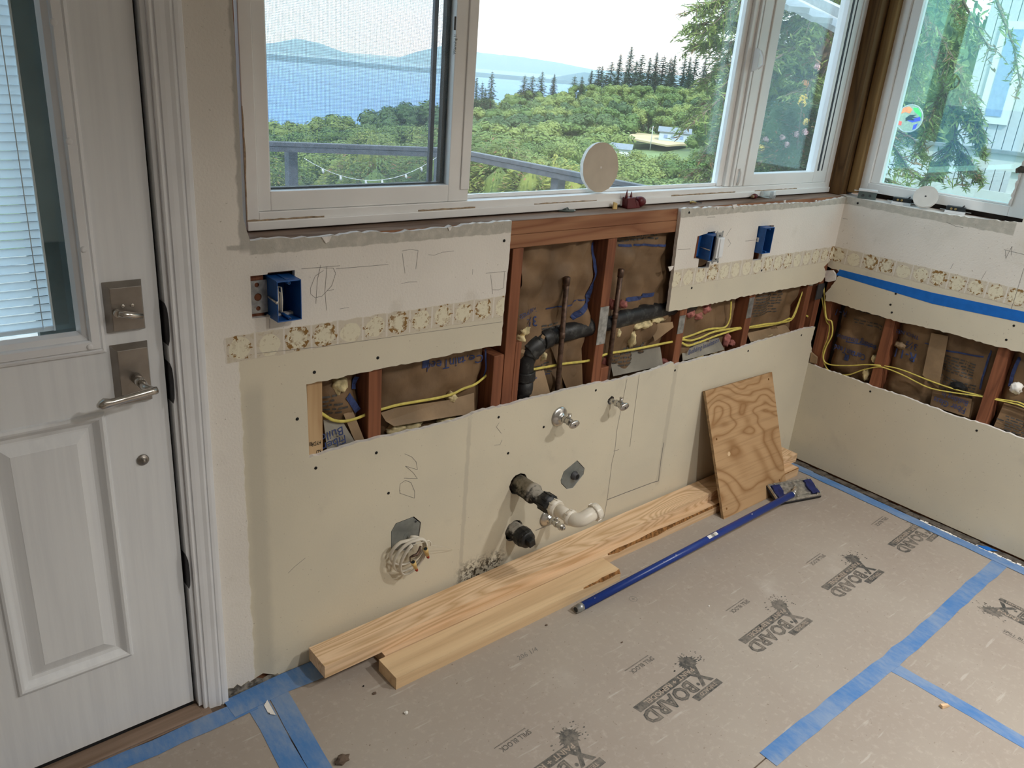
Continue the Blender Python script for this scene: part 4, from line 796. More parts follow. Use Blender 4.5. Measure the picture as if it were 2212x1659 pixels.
m=hollow(MB(),1.5605,1.6135,-.030,.05,.9795,1.0725); m.tube([(1.587,-.029,1.0665),(1.587,.03,1.0665)],.0032,8).tube([(1.587,-.029,.9855),(1.587,.03,.9855)],.0032,8); m.build('box_shell',M['bluebox'],eb,bevel=.0008)
st=MB().box(1.5600,1.5604,-.008,.008,1.018,1.034).build('sticker',M['device'],eb); lettering(MB(),'K',lambda p,q_:(1.5598,.004-p,1.0215+q_),.011,.004).build('sticker_print',M['inkgray'],st,recalc=False)
# grey octagonal cover with coiled cable
oc=thing('cover_plate','grey octagonal metal cover plate with a coil of white cable at its foot','cover plate',(.098,0,.31))
oin=[(lerp(.0985,a,.955),lerp(.31,b_,.955)-.0015) for a,b_ in octo]
MB().prism([oin],BW,.0015,.0035).build('plate',M['graymetal'],oc,bevel=.0006)
x,z=(0.1041,0.292); m=MB(); m.lathe((x,.0014,z),(0,-1,0),[(0,.012),(.0006,.0118)],20); m.build('knockout',M['graymetal'],oc)
x,z=(0.1309,0.3313); MB().lathe((x,.0012,z),(0,-1,0),[(0,.0035),(.0008,.0035),(.0012,.002)],10).build('screw',M['darkmetal'],oc)
cb=thing('cable','coil of white flat cable hanging from the grey octagonal plate','cable',(.098,-.02,.26))
pts=[]
def loop(cx,cz,rx,rz,y0,y1,n=26,a0=1.7,turn=6.283,tl=0):
    out=[]
    for i in range(n+1):
        a=a0+turn*i/n; u,v=rx*math.cos(a),rz*math.sin(a); out.append((cx+u*math.cos(tl)-v*math.sin(tl),lerp(y0,y1,i/n)-.012*math.sin(a*1.0),cz+u*math.sin(tl)+v*math.cos(tl)))
    return out
c1x,c1z=(0.0889,0.2626)
c2x,c2z=(0.0914,0.2533)
c3x,c3z=(0.0972,0.2516)
pts=[(.106,.0,.287),(.104,-.015,.288)]+loop(c1x,c1z,.053,.048,-.02,-.026,24,1.9,-5.6,-.5)+loop(c2x,c2z,.048,.056,-.03,-.036,24,1.9,-6.1,-.4)+loop(c3x,c3z,.039,.060,-.04,-.046,24,1.9,-5.9,-.25)
MB().tube(pts,.0052,8,ry=.003).build('cable_coil',M['whitecable'],cb)
ex,ey,ez=pts[-1]
x,z=(0.147,0.2902); x2,z2=(0.1496,0.2753)
MB().tube([(ex,ey,ez),(x-.006,-.052,z+.004),(x,-.053,z-.003),(x2-.002,-.052,z2)],.0016,6).tube([(x2-.002,-.052,z2),((0.2096,0.2208)[0],-.03,(0.1946,0.2374)[1]),((0.2629,0.1906)[0],-.004,(0.2614,0.1922)[1])],.0006,5).build('bare_wire',M['whitecable'],cb)
for i,(A_,B_) in enumerate((((0.1244,0.2776),(0.1415,0.2371)),((0.0847,0.2492),(0.1048,0.2081)))):
    q0=Vector((A_[0],-.060,A_[1]));q1=Vector((B_[0],-.052,B_[1])); d=(q1-q0); Lg=d.length
    w_=thing('wire_connector',('tan twist on wire connector with red tip, upper one in the cable coil','tan twist on wire connector with red tip, lower one in the cable coil')[i],'wire connector',tuple(q0),'wire connectors in the cable coil')
    MB().lathe(q0,d,[(0,.0068),(Lg*.02,.0074),(Lg*.28,.0070),(Lg*.30,.0062),(Lg*.72,.0050)],14).build('connector_body',M['gold'],w_)
    MB().lathe(q0+d*.705,d,[(0,.0049),(Lg*.2,.0044),(Lg*.29,.0036),(Lg*.3,.001)],12).build('connector_tip',M['redcap'],w_)
    MB().lathe(q0-d.normalized()*.0003,d,[(0,.0056),(.0002,.0056)],12).build('connector_mouth',M['devdark'],w_)
P_=[(0.1113,0.2868),(0.1093,0.2719),(0.0989,0.2671),(0.0885,0.2658),(0.08,0.262),(0.0778,0.2507),(0.0842,0.2423)]
tag(MB().tube([(a,-.055+.003*math.sin(i*2),b_) for i,(a,b_) in enumerate(P_)],[.0036,.0042,.0045,.004,.0022,.0016,.0016],7).build('twisted_wires',M['copper'],cb),None)
# round-ended grey cover with a cable clamp
rc=thing('cover_plate','dark grey metal cover plate with a cable clamp right of the drain pipe','cover plate',(.75,0,.303))
MB().prism([[(lerp(.7495,a,.96)+.0005,lerp(.303,b_,.96)-.0005) for a,b_ in rcov]],BW,.0008,.003).build('plate',M['graymetal'],rc,bevel=.0006)
m=MB().lathe((.7545,.001,.3),(0,-1,0),[(0,.0155),(.003,.0155),(.0035,.012),(.016,.0115),(.0162,.0085),(.006,.0075)],18); m.build('cable_clamp',M['darkmetal'],rc)
MB().lathe((.7545,-.0165,.3),(0,-1,0),[(0,.006),(.0004,.006)],12).build('clamp_opening',M['black'],rc)
for (x,z) in [(0.7939,0.3058),(0.6998,0.3052)]: MB().lathe((x,.0007,z),(0,-1,0),[(0,.0022),(.0006,.002)],8).build('screw',M['galv'],rc)
# shut-off valves
def valve(label,x,z,esc,knob,ylen=.062):
    v=thing('shutoff_valve',label,'valve',(x,0,z),'shut-off valves on the lower wall')
    if esc: MB().lathe((x,-.0004,z),(0,-1,0),[(0,.033),(.002,.0325),(.006,.028),(.010,.019),(.013,.012),(.020,.0115)],28).build('escutcheon',M['chrome'],v)
    MB().tube([(x,.03,z),(x,-.03,z)],.0082,12).lathe((x,-.022,z),(0,-1,0),[(0,.0115),(.011,.0115),(.0112,.0098),(.020,.0098),(.0202,.0125),(.0285,.0125)],8,0,False).build('valve_body',M['chrome'],v)
    MB().tube([(x+.002,-.040,z+.008),(x+.004,-.040,z+.021)],[.0062,.0058],10).lathe((x+.004,-.040,z+.0205),(.1,0,1),[(0,.0066),(.004,.0066)],8,0,False).build('valve_outlet',M['chrome'],v)
    if knob:
        q=MB().lathe((0,0,0),(0,-1,0),[(-.02,.006),(-.004,.0065),(-.003,.0185),(.001,.0200),(.005,.0185),(.0062,.012),(.0064,.004)],24); q.v=[(a*1.05,b_,c*.72) for a,b_,c in q.v]
        ct,sn=math.cos(.25),math.sin(.25); q.v=[(x+a,-ylen-.006+b_*ct-c*sn,z+b_*sn+c*ct) for a,b_,c in q.v]; k=q.build('valve_handle',M['chrome'],v)
        MB().lathe((x,-ylen-.0128,z-.0018),(0,-1,-.25),[(0,.003),(.0006,.003)],8).build('handle_screw',M['darkmetal'],k)
    else:
        MB().lathe((x,-.050,z),(0,-1,0),[(0,.010),(.012,.010),(.0122,.0125),(.022,.0125),(.0222,.009),(.028,.009)],8,0,False).lathe((x,-.0785,z),(0,-1,0),[(0,.0055),(.004,.0055),(.0042,.003)],8).build('hose_nut',M['chrome'],v)
    return v
valve('chrome shutoff valve with round wall flange and oval handle',.655,.536,True,True,.060)
valve('chrome shutoff valve without wall flange, nearest the plywood',.888,.541,False,True,.052)
valve('chrome shutoff valve under the white drain elbow, without a handle',.650,.174,True,False)
# drain stub: black hub and nut, then white elbow
dp=thing('drain_pipe','black drain stub with a white plastic trap elbow sticking out of the wall','drain pipe',(.508,0,.341)); x,z=.508,.341
MB().lathe((x,.06,z),(0,-1,0),[(0,.030),(.118,.030),(.1182,.0315),(.128,.0322),(.134,.0322),(.136,.029),(.137,.0235),(.19,.0235)],28).build('black_pipe',M['absdust'],dp)
n=MB().lathe((x,-.115,z),(0,-1,0),[(0,.0262),(.003,.0285),(.036,.0285),(.0362,.0262),(.048,.0262)],24)
for i in range(8):
    a=6.283*i/8; n.obox((x+.0285*math.cos(a),-.133,z+.0285*math.sin(a)),(.0016*math.cos(a),0,.0016*math.sin(a)),(0,.0175,0),(-.0022*math.sin(a),0,.0022*math.cos(a)))
n.build('slip_nut',M['abs'],dp)
def pnut(name,c,d,ln,rad,mat,parent):
    q=MB().lathe(c,d,[(0,rad*.9),(.002,rad),(ln*.7,rad),(ln*.72,rad*.93),(ln,rad*.93)],24); dd=Vector(d).normalized(); u=dd.orthogonal().normalized(); w_=dd.cross(u)
    for i in range(8):
        a=6.283*i/8; e=u*math.cos(a)+w_*math.sin(a); q.obox(Vector(c)+dd*ln*.36+e*rad,e*.0014,dd*ln*.33,(w_*math.cos(a)-u*math.sin(a))*.0018)
    return q.build(name,mat,parent)
pnut('white_nut',(x,-.160,z),(0,-1,0),.022,.0262,M['pvc'],dp)
path=[(x,-.165,z),(x,-.24,z)]; 
R_=.030
for i in range(1,9):
    a=i/8*1.48; path.append((x+R_*(1-math.cos(a)),-.24-R_*math.sin(a),z+.012*(i/8)**2))
path.append((x+.062,-.272,z+.019))
MB().tube(path[:2],.0188,20).build('tail_pipe',M['pvc'],dp)
pnut('elbow_collar',(x,-.226,z),(0,-1,0),.018,.0238,M['pvc'],dp)
MB().tube(path[1:],.0212,20).build('trap_elbow',M['pvc'],dp)
pnut('white_nut',(x+.052,-.2715,z+.0165),(1,-.05,.25),.02,.0262,M['pvc'],dp)
MB().lathe((x+.0722,-.2725,z+.0218),(1,-.05,.25),[(0,.017),(.0006,.017)],16).build('pipe_opening',M['black'],dp)
co_=thing('cleanout_plug','black dusty cleanout pipe with a square headed plug below the drain stub','cleanout',(.508,0,.174)); z=.174
MB().lathe((x,.06,z),(0,-1,0),[(0,.029),(.095,.029)],26).build('black_pipe',M['absdust'],co_)
q=MB().lathe((x,-.030,z),(0,-1,0),[(0,.0305),(.002,.0325),(.022,.0325),(.0225,.0305),(.030,.030),(.036,.027)],12,0,False).build('hub_ring',M['abs'],co_)
MB().lathe((x,-.060,z),(0,-1,0),[(0,.029),(.010,.0265),(.0105,.015),(.011,.001)],24).build('plug',M['abs'],co_)
MB().obox((x,-.078,z-.001),(.0115,0,.003),(0,.012,0),(-.003,0,.0115)).build('plug_head',M['abs'],co_,bevel=.002)
# dark rims of the rough holes
# vent pipe in the stud bays
vp=thing('vent_pipe','black plastic drain pipe bending through the open stud bays','pipe',(.55,.05,.7))
yv=.052
P_=[(a,yv,b_) for a,b_ in [(0.5465,0.5483),(0.5419,0.6192),(0.539,0.6796)]]
MB().tube([(P_[0][0],yv,.45)]+P_,.0295,20).build('pipe_length',M['abs'],vp)
P2=[(a,yv,b_) for a,b_ in [(0.5379,0.6784),(0.5366,0.7186),(0.5486,0.7499)]]; P3=[(a,yv,b_) for a,b_ in [(0.5445,0.7402),(0.5591,0.7627),(0.5835,0.7782)]]; P4=[(a,yv,b_) for a,b_ in [(0.5761,0.7744),(0.6065,0.7854),(0.6457,0.7936)]]
AL=[Vector(p) for p in P_]+[Vector(p) for p in P2[1:]]+[Vector(p) for p in P3[1:]]+[Vector(p) for p in P4[1:]]
MB().tube(AL,.0292,20).build('pipe_elbow',M['abs'],vp)
for k,(q,nx_,ln,rd) in enumerate(((P_[2],P2[1],.03,.0345),(P2[2],P3[0],.02,.0355),(P3[1],P3[2],.05,.0365),(P4[1],P4[2],.034,.0345))):
    d=(Vector(nx_)-Vector(q)).normalized(); MB().lathe(Vector(q)-d*ln/2,d,[(0,.029),(.0005,rd*.97),(.003,rd),(ln-.003,rd),(ln-.0005,rd*.97),(ln,.029)],22).build('pipe_coupling',M['abs'],vp)
P5=[(a,yv,b_) for a,b_ in [(0.6346,0.7896),(0.7282,0.7924),(0.8203,0.7953),(0.9286,0.8007),(1.0624,0.8064),(1.1636,0.8089),(1.308,0.8037)]]
MB().tube(P5,.0295,20).build('pipe_length',M['abs'],vp)
for (u,v,rz) in ((*(0.5688,0.806),.6),(*(0.4928,0.7737),.4)): MB().obox((u,.0165,v),(.008*math.cos(rz),0,-.008*math.sin(rz)),(0,.0006,0),(.005*math.sin(rz),0,.005*math.cos(rz))).build('pipe_label',M['kraftlight'],vp)
for i,(A_,B_) in enumerate(([(0.6456,0.9751),(0.6546,0.6026)],[(0.8773,0.9761),(0.8772,0.6628)])):
    o=thing('water_pipe',('capped copper water pipe standing before the left brown paper bay','capped copper water pipe right of the middle stud, behind a metal plate')[i],'pipe',(B_[0],.022,B_[1]-.1))
    d=Vector((A_[0]-B_[0],0,A_[1]-B_[1])); dn=d.normalized(); B2=Vector((B_[0],.020,B_[1]))-dn*.08; A2=Vector((A_[0],.020,A_[1]))
    MB().tube([B2,A2],.0082,12).build('copper_pipe',M['copper'],o); MB().lathe(A2-dn*.022,dn,[(0,.0098),(.024,.0098),(.026,.007),(.0262,.002)],12).build('pipe_cap',M['copper'],o); MB().lathe(B2+dn*(.08+d.length*.5),dn,[(0,.0094),(.02,.0094)],12).build('pipe_joint',M['copper'],o)
# yellow cables
def cable(label,pts,r=.0042):
    # smooth polyline
    V=[Vector(p) for p in pts]; out=[]
    for i in range(len(V)-1):
        p0,p1,p2,p3=V[max(i-1,0)],V[i],V[i+1],V[min(i+2,len(V)-1)]
        for k in range(5):
            t_=k/5; out.append(.5*((2*p1)+(-p0+p2)*t_+(2*p0-5*p1+4*p2-p3)*t_*t_+(-p0+3*p1-3*p2+p3)*t_**3))
    out.append(V[-1])
    return tag(MB().tube(out,r,8,ry=r*.6).build('cable',M['yellow'],origin=tuple(V[0])),label,'cable','yellow cables in the open walls')
ay=lambda P,y:[(a,y,b_) for a,b_ in P]
cable('yellow cable threaded through the studs left of the drain pipe bend',ay([(-0.1432,0.717),(-0.1339,0.7082),(-0.108,0.6878),(-0.0772,0.6779),(-0.0487,0.6777),(-0.0255,0.6808),(0.0038,0.6869)],.03)+ay([(0.0291,0.6892),(0.0763,0.6909),(0.1394,0.6875),(0.205,0.684),(0.2556,0.6855),(0.2896,0.6937),(0.3351,0.6999)],.026)+[(.40,.05,.712)])
cable('yellow cable crossing behind the copper pipes to the middle studs',ay([(0.5253,0.7016),(0.61,0.6987),(0.693,0.6953),(0.7714,0.6879),(0.8216,0.688)],.032)+ay([(0.8692,0.6985),(0.9898,0.6929),(1.0896,0.6905),(1.1871,0.6881)],.026)+ay([(1.2128,0.6859),(1.249,0.6884),(1.3023,0.6758),(1.3597,0.6774),(1.4426,0.6883),(1.5832,0.6814)],.026)+ay([(1.6628,0.6702),(1.7748,0.6616),(1.8942,0.6584),(1.98,0.6701)],.028)+[(2.03,.04,.79)])
cable('yellow cable bending up behind the drywall in the corner bay',ay([(1.2097,0.6832),(1.2481,0.677),(1.2899,0.6598),(1.3471,0.6612),(1.4567,0.6719),(1.573,0.6776)],.023)+ay([(1.6533,0.6747),(1.7673,0.6705),(1.872,0.6625),(1.9339,0.6702),(1.9679,0.6784)],.024)+[(2.03,.036,.80)])
cable('yellow cable rising at the left of the fourth stud',ay([(1.2082,0.6896),(1.2449,0.69),(1.3068,0.6929),(1.4082,0.7016),(1.5051,0.6938),(1.5286,0.72),(1.5263,0.7506),(1.5165,0.7947)],.03))
rx=lambda P,x:[(XC+x,a,b_) for a,b_ in P]
cable('outer yellow cable looping down the corner stud into the right wall',ay([(2.0652,0.6677),(2.1393,0.6567)],.03)+[(2.142,.02,.79)]+rx([(-0.0276,0.667),(-0.0569,0.6529),(-0.0719,0.6008),(-0.0587,0.5395),(-0.059,0.4889),(-0.0911,0.474),(-0.1719,0.4962),(-0.2361,0.5221),(-0.2776,0.5346)],.006)+rx([(-0.3154,0.5382),(-0.3804,0.5431),(-0.4968,0.5362),(-0.5881,0.5357),(-0.6789,0.5443)],.026)+rx([(-0.7331,0.5516),(-0.78,0.5603),(-0.8336,0.5598)],.026)+[(XC+.03,-1.12,.52),(XC+.04,-1.52,.53)])
cable('inner yellow cable hanging low behind the right wall cut edge',[(2.142,.03,.78)]+rx([(-0.0283,0.6547),(-0.05,0.6327),(-0.0553,0.5809),(-0.0491,0.514),(-0.0698,0.4662),(-0.1064,0.442),(-0.173,0.4542),(-0.2332,0.4978),(-0.2873,0.5288)],.010)+rx([(-0.3196,0.5315),(-0.387,0.5271),(-0.4868,0.5121),(-0.5645,0.5202),(-0.6811,0.5435)],.018)+rx([(-0.7355,0.5497),(-0.7833,0.555),(-0.8373,0.553)],.018)+[(XC+.025,-1.12,.51),(XC+.04,-1.52,.515)])

# ================= lumber, plywood, sander =================
def beam(name,label,x0,x1,yb0,yb1,wd,z0,z1,mat,wane=None,group='loose lumber along the wall foot',seed=1):
    # back edge from yb0 (left end) to yb1 (right end); wane(x) gives the missing corner at the top front edge
    m=MB(); n=40; r=random.Random(seed)
    st=[]
    for i in range(n+1):
        x=lerp(x0,x1,i/n); yb=lerp(yb0,yb1,i/n); c=wane(x)*(1+.35*r.uniform(-1,1)) if wane else 0; c=max(c,.0004); yf=yb-wd
        st.append([(x,yb,z0),(x,yb,z1),(x,yf+c*.7,z1),(x,yf,z1-c),(x,yf,z0)])
    for a,b in zip(st[:-1],st[1:]):
        for j in range(5):
            k=(j+1)%5; big=wane and j==2 and (wane(a[0][0])>.003)
            m.add([a[j],a[k],b[k],b[j]],[(0,1,2,3)],1 if big else 0)
    m.add(st[0],[(4,3,2,1,0)]); m.add(st[-1],[(0,1,2,3,4)])
    return tag(m.build('lumber_board',[M[mat],M['bark']],origin=((x0+x1)/2,(yb0+yb1)/2-wd/2,z0)),label,'lumber',group)
sm=lambda x,a,b:max(0,min(1,(x-a)/(b-a)))
beam('b','long fir board with bold grain lying on top of another board along the wall',-.2155,2.043,-.031,-.003,.0875,.0412,.079,'board1')
beam('b','long lower board with a bark edge, lying under the bold grained board',-.045,2.004,-.043,-.042,.089,.0033,.041,'board2',lambda x:.013*sm(x,.80,.90)*(1-sm(x,1.05,1.75)*.75))
beam('b','short board with a clean cut end lying in front of the long boards',-.066,.794,-.1365,-.1345,.086,.0033,.041,'board3',lambda x:.010*sm(x,.55,.72))
pw=thing('plywood_sheet','small plywood offcut leaning against the wall over the lumber','plywood',(1.62,-.17,.003))
F_=[Vector(q) for q in ((1.4184,-.1775,.0035),(1.852,-.176,.0035),(1.828,-.0145,.471),(1.389,-.0145,.477))]
nrm=(F_[1]-F_[0]).cross(F_[3]-F_[0]).normalized(); T_=[q-nrm*.0105 for q in F_]
m=MB().hexa(T_,F_); o=m.build('plywood_face',[M['ply'],M['plyedge']],pw)
for p_ in o.data.polygons:
    if abs(p_.normal.dot(nrm))<.7: p_.material_index=1
for k,(a,b) in enumerate(((.06,.07),(.94,.94),(.06,.62),(.9,.1))):
    c=F_[0].lerp(F_[1],a)+(F_[3]-F_[0])*b; MB().lathe(c+nrm*.0003,nrm,[(0,.0045),(.0003,.0044)],10).build('nail_hole',M['bark'],pw)
c=F_[0].lerp(F_[1],.2)+(F_[3]-F_[0])*.475; MB().lathe(c+nrm*.0003,nrm,[(0,.009),(.0004,.0088)],14).build('knot_patch',M['board3'],pw)
# pole sander
ps=thing('pole_sander','blue pole sander with its flat head resting against the plywood','pole sander',(1.2,-.26,.01))
A_=Vector((.556,-.2625,.0175)); E_=Vector((1.717,-.271,.066)); dn=(E_-A_).normalized()
MB().tube([A_+dn*.02,E_],.0132,18).build('pole',M['bluepole'],ps)
MB().lathe(A_-dn*.006,dn,[(0,.0085),(.0002,.0122),(.012,.0124),(.0125,.0132),(.026,.0134)],18).build('pole_collar',M['galv'],ps)
MB().lathe(A_-dn*.0066,dn,[(0,.0083),(.0004,.0083)],14).build('pole_opening',M['devdark'],ps)
r=random.Random(4)
for (f_,sx) in ((.555,.016),(.575,.011),(.567,.013)):
    c=A_+(E_-A_)*f_; u=Vector((0,-.35,.93)); c=c+u*.0134; MB().obox(c,dn*sx,(0,.006,.002),u*.0004).build('paint_spot',M['paintflake'],ps)
NL,NR,FR,FL=(Vector(q) for q in ((1.690,-.239,.020),(1.904,-.300,.020),(1.946,-.226,.060),(1.7236,-.160,.060)))
ux=(NR-NL).normalized(); uy=(FL-NL); uy=(uy-ux*uy.dot(ux)).normalized(); un=ux.cross(uy); LX=(NR-NL).length; LY=.088
HP=lambda a,b,h: NL+ux*(a*LX)+uy*(b*LY)+un*h
def hb(m,a0,a1,b0,b1,h0,h1,mi=0): return m.hexa([HP(a0,b0,h0),HP(a1,b0,h0),HP(a1,b1,h0),HP(a0,b1,h0)],[HP(a0,b0,h1),HP(a1,b0,h1),HP(a1,b1,h1),HP(a0,b1,h1)],mi)
hb(MB(),-.01,1.01,-.03,1.03,-.014,-.0045).build('sanding_pad',M['rubber'],ps,bevel=.002)
m=MB(); hb(m,0,1,0,1,-.0044,0); hb(m,0,.985,0,.09,0,.006); hb(m,0,.985,.91,1,0,.006); hb(m,.0,.025,.09,.91,0,.006); hb(m,.975,1,.09,.91,0,.006); hb(m,.20,.80,.2,.27,0,.004); hb(m,.20,.80,.73,.8,0,.004); hb(m,.44,.47,.1,.45,0,.012); hb(m,.53,.56,.55,.9,0,.012)
m.build('head_plate',M['alu'],ps,bevel=.0012)
for a0,a1 in ((.04,.22),(.80,.965)):
    q=MB(); q.prism([[(a0,.12),(a1,.12),(a1,.3),(lerp(a0,a1,.8),.36),(a1,.5),(a1,.88),(a0,.88),(a0,.7),(a0-.02,.6),(a0-.02,.4),(a0,.3)]],lambda a,b,t:HP(a,b,t),.001,.010); q.build('paper_clamp',M['navy'],ps,bevel=.001)
for a,b in ((.12,.06),(.9,.06),(.12,.95),(.9,.95)): MB().lathe(HP(a,b,.004),un,[(0,.004),(.006,.0042),(.009,.0025)],8).build('wing_nut',M['chrome'],ps)
C_=HP(.5,.5,.004); MB().tube([C_,C_+un*.016],[.013,.010],12).tube([C_+un*.012,C_+un*.018+(E_-C_)*.45,E_+dn*.004],[.008,.0085,.0105],12).build('swivel_joint',M['alu'],ps)
MB().lathe(E_-dn*.004,dn,[(0,.0138),(.012,.0138),(.0122,.0115)],18).build('pole_ferrule',M['galv'],ps)
# debris on the floor
def chip(label,x,y,sx,sy,sz,mat,seed,name='debris_chip',rz=0):
    import bmesh
    bm=bmesh.new(); bmesh.ops.create_icosphere(bm,subdivisions=2,radius=1)
    for v in bm.verts: v.co=v.co*(1+.5*noise.noise(v.co*1.7+Vector((seed,0,0)))); v.co=Vector((v.co.x*sx*math.cos(rz)-v.co.y*sy*math.sin(rz),v.co.x*sx*math.sin(rz)+v.co.y*sy*math.cos(rz),(v.co.z+.85)*sz))
    me=D.meshes.new(name); bm.to_mesh(me); bm.free(); me.materials.append(M[mat]); o=D.objects.new(name,me); COL.objects.link(o); o.location=(x,y,.0032); return tag(o,label,'debris')
for i,(p_,s_,mt,lb) in enumerate(((((-0.0898,-0.3072)),(.006,.004,.004),'paintflake','small white plaster crumb on the floor board in front of the short board'),(((-0.2909,-0.3473)),(.017,.012,.009),'trunk','brown crumb on the floor board at the bottom edge, right of the tape strips'),(((-0.1187,-0.2029)),(.005,.004,.003),'trunk','brown speck on the floor board below the short board end'),(((-0.1285,-0.1636)),(.0025,.002,.002),'black','tiny black speck below the overhanging board end'),(((0.438,-0.254)),(.0035,.003,.002),'trunk','brown speck on the floor between short board and pole end'),(((0.9299,-0.4782)),(.003,.0025,.002),'paintflake','tiny white speck near the second spill wording'),(((0.5706,-0.4375)),(.004,.002,.002),'trunk','brown speck left of the second printed mark'))): chip(lb,p_[0],p_[1],*s_,mt,i+3)
x,y=(1.1161,-1.1293); x2,y2=(1.123,-1.1597)
tag(MB().hexa([(x-.012,y-.004,.004),(x+.016,y-.012,.004),(x+.018,y-.004,.004),(x-.008,y+.008,.004)],[(x-.012,y-.002,.013),(x+.014,y-.010,.009),(x+.016,y-.004,.009),(x-.008,y+.006,.013)]).build('wood_splinter',M['board2'],origin=(x,y,.004)),'brown wood splinter lying beside the short blue tape branch','debris')
tag(MB().prism([[(2.094,-.835),(2.118,-.86),(2.122,-.90),(2.09,-.872)]],lambda a,b,t:(a,b,t),.0075,.0085).build('tape_scrap',M['tapewall'],origin=(2.1,-.86,.0075)),'small folded scrap of bright blue tape in the dusty right wall gap','tape')
# ================= things on the sills =================
SZ=1.1568
rt_=thing('plastic_adapter','dark red plastic plug adapter with two upright spikes on the window sill','adapter',(.935,.065,SZ))
m=MB().hexa([(.905,.052,SZ),(.950,.052,SZ),(.955,.082,SZ),(.910,.082,SZ)],[(.905,.055,SZ+.032),(.938,.055,SZ+.034),(.940,.080,SZ+.034),(.908,.080,SZ+.032)]).hexa([(.950,.054,SZ),(.968,.054,SZ),(.968,.080,SZ),(.950,.080,SZ)],[(.944,.056,SZ+.026),(.958,.056,SZ+.02),(.958,.078,SZ+.02),(.944,.078,SZ+.026)])
m.build('adapter_body',M['red'],rt_,bevel=.002)
for xx,h in ((.910,.058),(.931,.052)): MB().lathe((xx,.066,SZ+.028),(0,0,1),[(0,.0055),(.008,.004),(h-.03,.0008)],10).build('spike',M['red'],rt_)
MB().lathe((.962,.068,SZ+.0175),(1,.05,-.05),[(0,.010),(.004,.0155),(.018,.017),(.030,.014),(.035,.006)],18).build('round_cap',M['red'],rt_)
tg=thing('toggle_anchor','small tan toggle anchor beside the dark red adapter on the sill','wall anchor',(.866,.07,SZ))
MB().hexa([(.852,.062,SZ),(.866,.058,SZ),(.868,.066,SZ),(.856,.070,SZ)],[(.856,.064,SZ+.02),(.868,.060,SZ+.017),(.87,.066,SZ+.018),(.858,.070,SZ+.022)]).build('anchor_wing',M['gold'],tg,bevel=.001); MB().tube([(.864,.066,SZ+.010),(.892,.072,SZ+.009)],.0022,8).build('anchor_screw',M['darkmetal'],tg)
an=thing('toggle_anchor','dark metal wall anchor left of the tan toggle anchor on the sill','wall anchor',(.66,.07,SZ))
MB().tube([(.640,.078,SZ+.004),(.662,.07,SZ+.004),(.685,.062,SZ+.0035)],[.002,.0045,.0035],8).build('anchor_body',M['devgray'],an); MB().tube([(.652,.074,SZ+.006),(.664,.066,SZ+.013),(.672,.070,SZ+.006)],.002,6).build('anchor_wing',M['devgray'],an); MB().tube([(.67,.073,SZ+.0035),(.695,.066,SZ+.0035)],.003,8).build('anchor_tip',M['alu'],an)
ky=thing('wall_hook','small brass hook with a dark pin lying mid sill','hook',(1.235,.056,SZ))
MB().tube([(1.213,.055,SZ+.006),(1.222,.048,SZ+.009),(1.236,.050,SZ+.006),(1.247,.056,SZ+.005)],[.0055,.003,.0035,.002],8).build('hook_body',M['brass'],ky); MB().tube([(1.228,.06,SZ+.010),(1.274,.053,SZ+.003)],.0016,6).build('hook_pin',M['darkmetal'],ky)
sd=thing('wire_nut','dark red wire nut with a thin pin lying near the clear cup','wire nut',(1.6,.07,SZ))
MB().lathe((1.590,.067,SZ+.0095),(1,.15,0),[(0,.006),(.006,.0095),(.016,.009),(.028,.006),(.029,.002)],12).build('nut_body',M['red'],sd); MB().tube([(1.618,.071,SZ+.009),(1.66,.078,SZ+.004)],.0013,6).build('pin',M['darkmetal'],sd)
MB().lathe((1.5895,.0669,SZ+.0095),(-1,-.15,0),[(0,.006),(.009,.005),(.011,.003)],12).build('nut_rim',M['kraftlight'],sd)
cu=thing('clear_cup','small clear plastic cup lying on its side on the sill','cup',(1.69,.058,SZ))
q=MB().lathe((1.652,.078,SZ+.0145),(.78,-.46,-.02),[(0,.0005),(.0003,.0115),(.052,.0145),(.053,.0155),(.054,.0145),(.052,.0135),(.002,.0105),(.0018,.0005)],20); q.build('cup_wall',M['clear'],cu)
MB().lathe((1.652+.78*.048,.078-.46*.048,SZ+.0135),(.78,-.46,-.02),[(0,.0135),(.002,.0140),(.0022,.0128),(.0002,.0125)],20).build('cup_rim',M['device'],cu)
def disc(label,c,n,r_,th,seed,loc):
    d_=thing('drywall_disc',label,'drywall disc',loc); n=Vector(n).normalized(); u=n.orthogonal().normalized(); w_=n.cross(u); rr=random.Random(seed); lp=[]
    for i in range(48):
        a=6.283*i/48; q=r_*(1+rr.uniform(-.012,.008)); lp.append((q*math.cos(a),q*math.sin(a)))
    MB().prism([lp],lambda a,b,t:Vector(c)+u*a+w_*b+n*t,-th/2,th/2,0,1).build('disc_body',[M['discface'],M['gypsum']],d_)
    MB().lathe(Vector(c)+n*(th/2+.0002),n,[(0,.0035),(.0004,.0034)],10).build('centre_hole',M['gypsum' if r_>.06 else 'darkmetal'],d_)
    return d_
M['discface']=simple('disc_paper',(.56,.49,.40),.9,var=.05,scale=20,spec=.1)
disc('round drywall cutout standing upright in the big window',(.818,.1055,1.2755),(-.05,-1,.08),.0725,.0125,1,(.818,.1055,1.203))
M['discface']=simple('disc_paper_pale',(.66,.64,.60),.9,var=.05,scale=20,spec=.1)
c_=(-0.2851,1.1993)
disc('small round drywall cutout leaning in the right window sill',(XC+.042,c_[0],1.2005),(-.83,-.22,.52),.0425,.013,2,(XC+.04,-.29,1.158))
